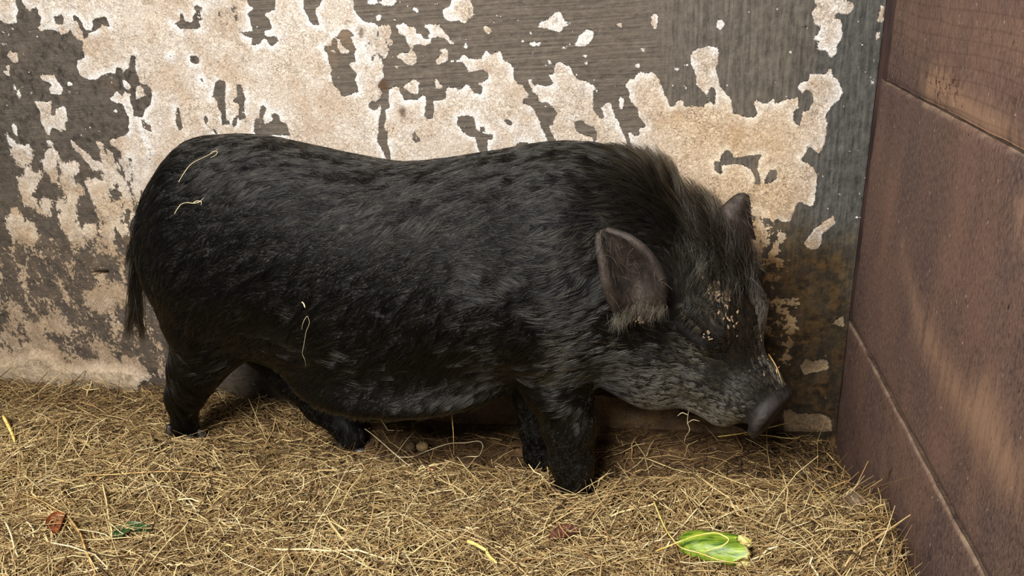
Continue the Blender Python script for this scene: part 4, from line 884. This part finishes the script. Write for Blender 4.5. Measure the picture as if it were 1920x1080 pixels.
o = link('flesh', me, cu); o.matrix_parent_inverse = CI; o['label'] = 'pale yellow torn flesh at the open end'
def over(s, lift): return [on_hay(u, v, lift) + 0 * ax for u, v in T('P', s)]
stem([over('1230 1033 1255 1023 1275 1015', .05) + over('1300 1006 1322 1001 1342 999 1360 1006 1366 1012 1358 1021 1340 1028 1321 1034', .075)], .0016, GOLD, 'pale yellow stem looped over the green cucumber chunk')
stem([over('1226 940 1236 965 1250 995 1266 1016', .04) + over('1280 1028 1312 1037 1345 1049 1382 1056', .06)], .0016, GOLD, 'long pale stem crossing below the left end of the cucumber chunk')
stem([over('1275 1053 1300 1056 1340 1053 1400 1056', .05)], .0014, PALE, 'pale straw lying straight along the near side of the cucumber chunk')

def leaf(name, px, wpx, mat, label, cat, curl=.3):
    """a small crumpled leaf along the picked line on the hay"""
    C = spline([on_hay(u, v, .003) for u, v in px], 10); t = unit(np.gradient(C, axis=0)); sd_ = unit(np.cross(np.array([0, 0, 1.]), t)); wd = wpx * np.sin(np.linspace(.18, math.pi - .12, 10)) ** .7
    G_ = np.stack([C + sd_ * (a * wd)[:, None] + np.array([0, 0, 1.]) * ((abs(a) ** 2 * curl * wd)[:, None] + .004 * vnoise(C[:, :1] + a * .03, C[:, 1:2], 70, 5)) for a in np.linspace(-1, 1, 7)], 1)
    V = np.concatenate([G_.reshape(-1, 3), (G_ - np.array([0, 0, .0011])).reshape(-1, 3)]); F = grid_faces(10, 7); c = V.mean(0)
    rim = [i * 7 for i in range(10)] + [63 + j for j in range(1, 7)] + [i * 7 + 6 for i in range(8, -1, -1)] + [j for j in range(5, 0, -1)]
    F = np.concatenate([F, F[:, ::-1] + 70, [(rim[i], rim[(i + 1) % len(rim)], rim[(i + 1) % len(rim)] + 70, rim[i] + 70) for i in range(len(rim))]])
    me = raw_mesh(name, V - c, F); me.materials.append(mat); ob = link(name, me); ob.location = c; return tag(ob, label, cat)
GREEN = plain('dark_leaf', lin(18, 44, 22), lin(58, 98, 52), 40, .4); BROWN = plain('rusty_leaf', lin(84, 40, 18), lin(156, 84, 44), 120, .7, 1); MAROON = plain('maroon_leaf', lin(48, 22, 14), lin(96, 50, 34), 90, .6, 1)
leaf('leaf', [(216, 1010), (232, 996), (250, 990), (284, 992)], .017, GREEN, 'dark green leaf half buried in the hay at the left', 'leaf')
leaf('dried_leaf', [(104, 1000), (106, 985), (112, 972), (122, 964)], .017, BROWN, 'crumpled rust-brown dried leaf in the hay at the left', 'leaf', .8)
leaf('dried_leaf', [(1030, 1012), (1050, 1004), (1068, 998), (1090, 996)], .016, MAROON, 'dark maroon dried leaf pressed into the hay below the fore hoof', 'leaf', .6)
def clod(px, r, mat, label, cat, name, sq=.75, zc_=None):
    b = bmesh.new(); bmesh.ops.create_icosphere(b, subdivisions=3, radius=1)
    for v in b.verts:
        k = 1 + .28 * (vnoise([v.co.x * .31 + px[0]], [v.co.y * .31 + v.co.z * .27], 4, 41)[0]) + .2 * vnoise([v.co.x + 2 + v.co.z], [v.co.y + px[1]], 3, 42)[0]
        v.co = Vector((v.co.x * r * k * 1.15, v.co.y * r * k, v.co.z * r * k * sq))
    me = bpy.data.meshes.new(name); b.to_mesh(me); b.free(); me.materials.append(mat)
    for q_ in me.polygons: q_.use_smooth = True
    ob = link(name, me); p_ = on_hay(*px, r * .35); ob.location = p_; return tag(ob, label, cat)
clod((792, 838), .013, plain('tan_stone', lin(92, 74, 48), lin(140, 118, 80), 90, .8, 1), 'rough tan stone on the bare earth beside the far hind leg', 'stone', 'stone', 1.05)
clod((768, 838), .014, plain('dark_stone', lin(48, 36, 24), lin(86, 66, 42), 90, .85, 1), 'dark brown stone touching the tan stone on the bare earth', 'stone', 'stone', 1.05)
clod((809, 879), .0085, plain('orange_pebble', lin(176, 120, 78), lin(216, 164, 118), 60, .5, .3), 'small smooth orange pebble at the edge of the hay', 'pebble', 'pebble', .6)
clod((871, 876), .011, plain('brown_clod', lin(70, 54, 38), lin(112, 90, 64), 90, .85, 1), 'brown clod half covered by straw at the edge of the hay', 'stone', 'stone', .8)
clod((1605, 937), .015, plain('grey_clod', lin(92, 80, 66), lin(142, 124, 104), 110, .85, 1), 'crumbly grey clod at the foot of the boards', 'stone', 'stone', .7)

# dried mud and chaff stuck on the face
FV, FF = [], []
for (cu_, cv, su, sv, k_, L0) in ((1340, 543, 7, 8, 30, .012), (1356, 560, 7, 12, 28, .011), (1374, 606, 6, 8, 9, .010), (1326, 630, 4, 4, 7, .008), (1205, 600, 9, 9, 8, .009), (1420, 660, 15, 22, 10, .006)):
    for _ in range(k_):
        u_, v_ = cu_ + rng.normal(0, su), cv + rng.normal(0, sv); p_ = on_pig(u_, v_, .0052)
        if samp(S, p_[None])[0] > .012: continue
        n_ = norm_at(p_[None])[0]; t_ = unit(tangent(-HU + rng.normal(0, .25, 3), n_)); s_ = np.cross(n_, t_); l_, w_ = L0 * rng.uniform(.4, 1.1) * .5, L0 * rng.uniform(.25, .6) * .5; b0 = len(FV)
        n_ = unit(n_ + rng.normal(0, .10, 3))
        for dz in (0, .0005):
            for a_, b_ in ((-1 + rng.normal(0, .2), -.9), (.6, -1 + rng.normal(0, .3)), (1, .6 + rng.normal(0, .3)), (-.6, 1)): FV.append(p_ + t_ * a_ * l_ + s_ * b_ * w_ + n_ * dz)
        FF += [(b0 + 4, b0 + 5, b0 + 6, b0 + 7), (b0 + 3, b0 + 2, b0 + 1, b0)] + [(b0 + i, b0 + (i + 1) % 4, b0 + 4 + (i + 1) % 4, b0 + 4 + i) for i in range(4)]
me = raw_mesh('dried_mud', np.array(FV), np.array(FF), False); me.materials.append(plain('dried_mud', lin(92, 78, 62), lin(146, 126, 102), 90, .85))
pig_part('dried_mud', me)['kind'] = 'stuff'
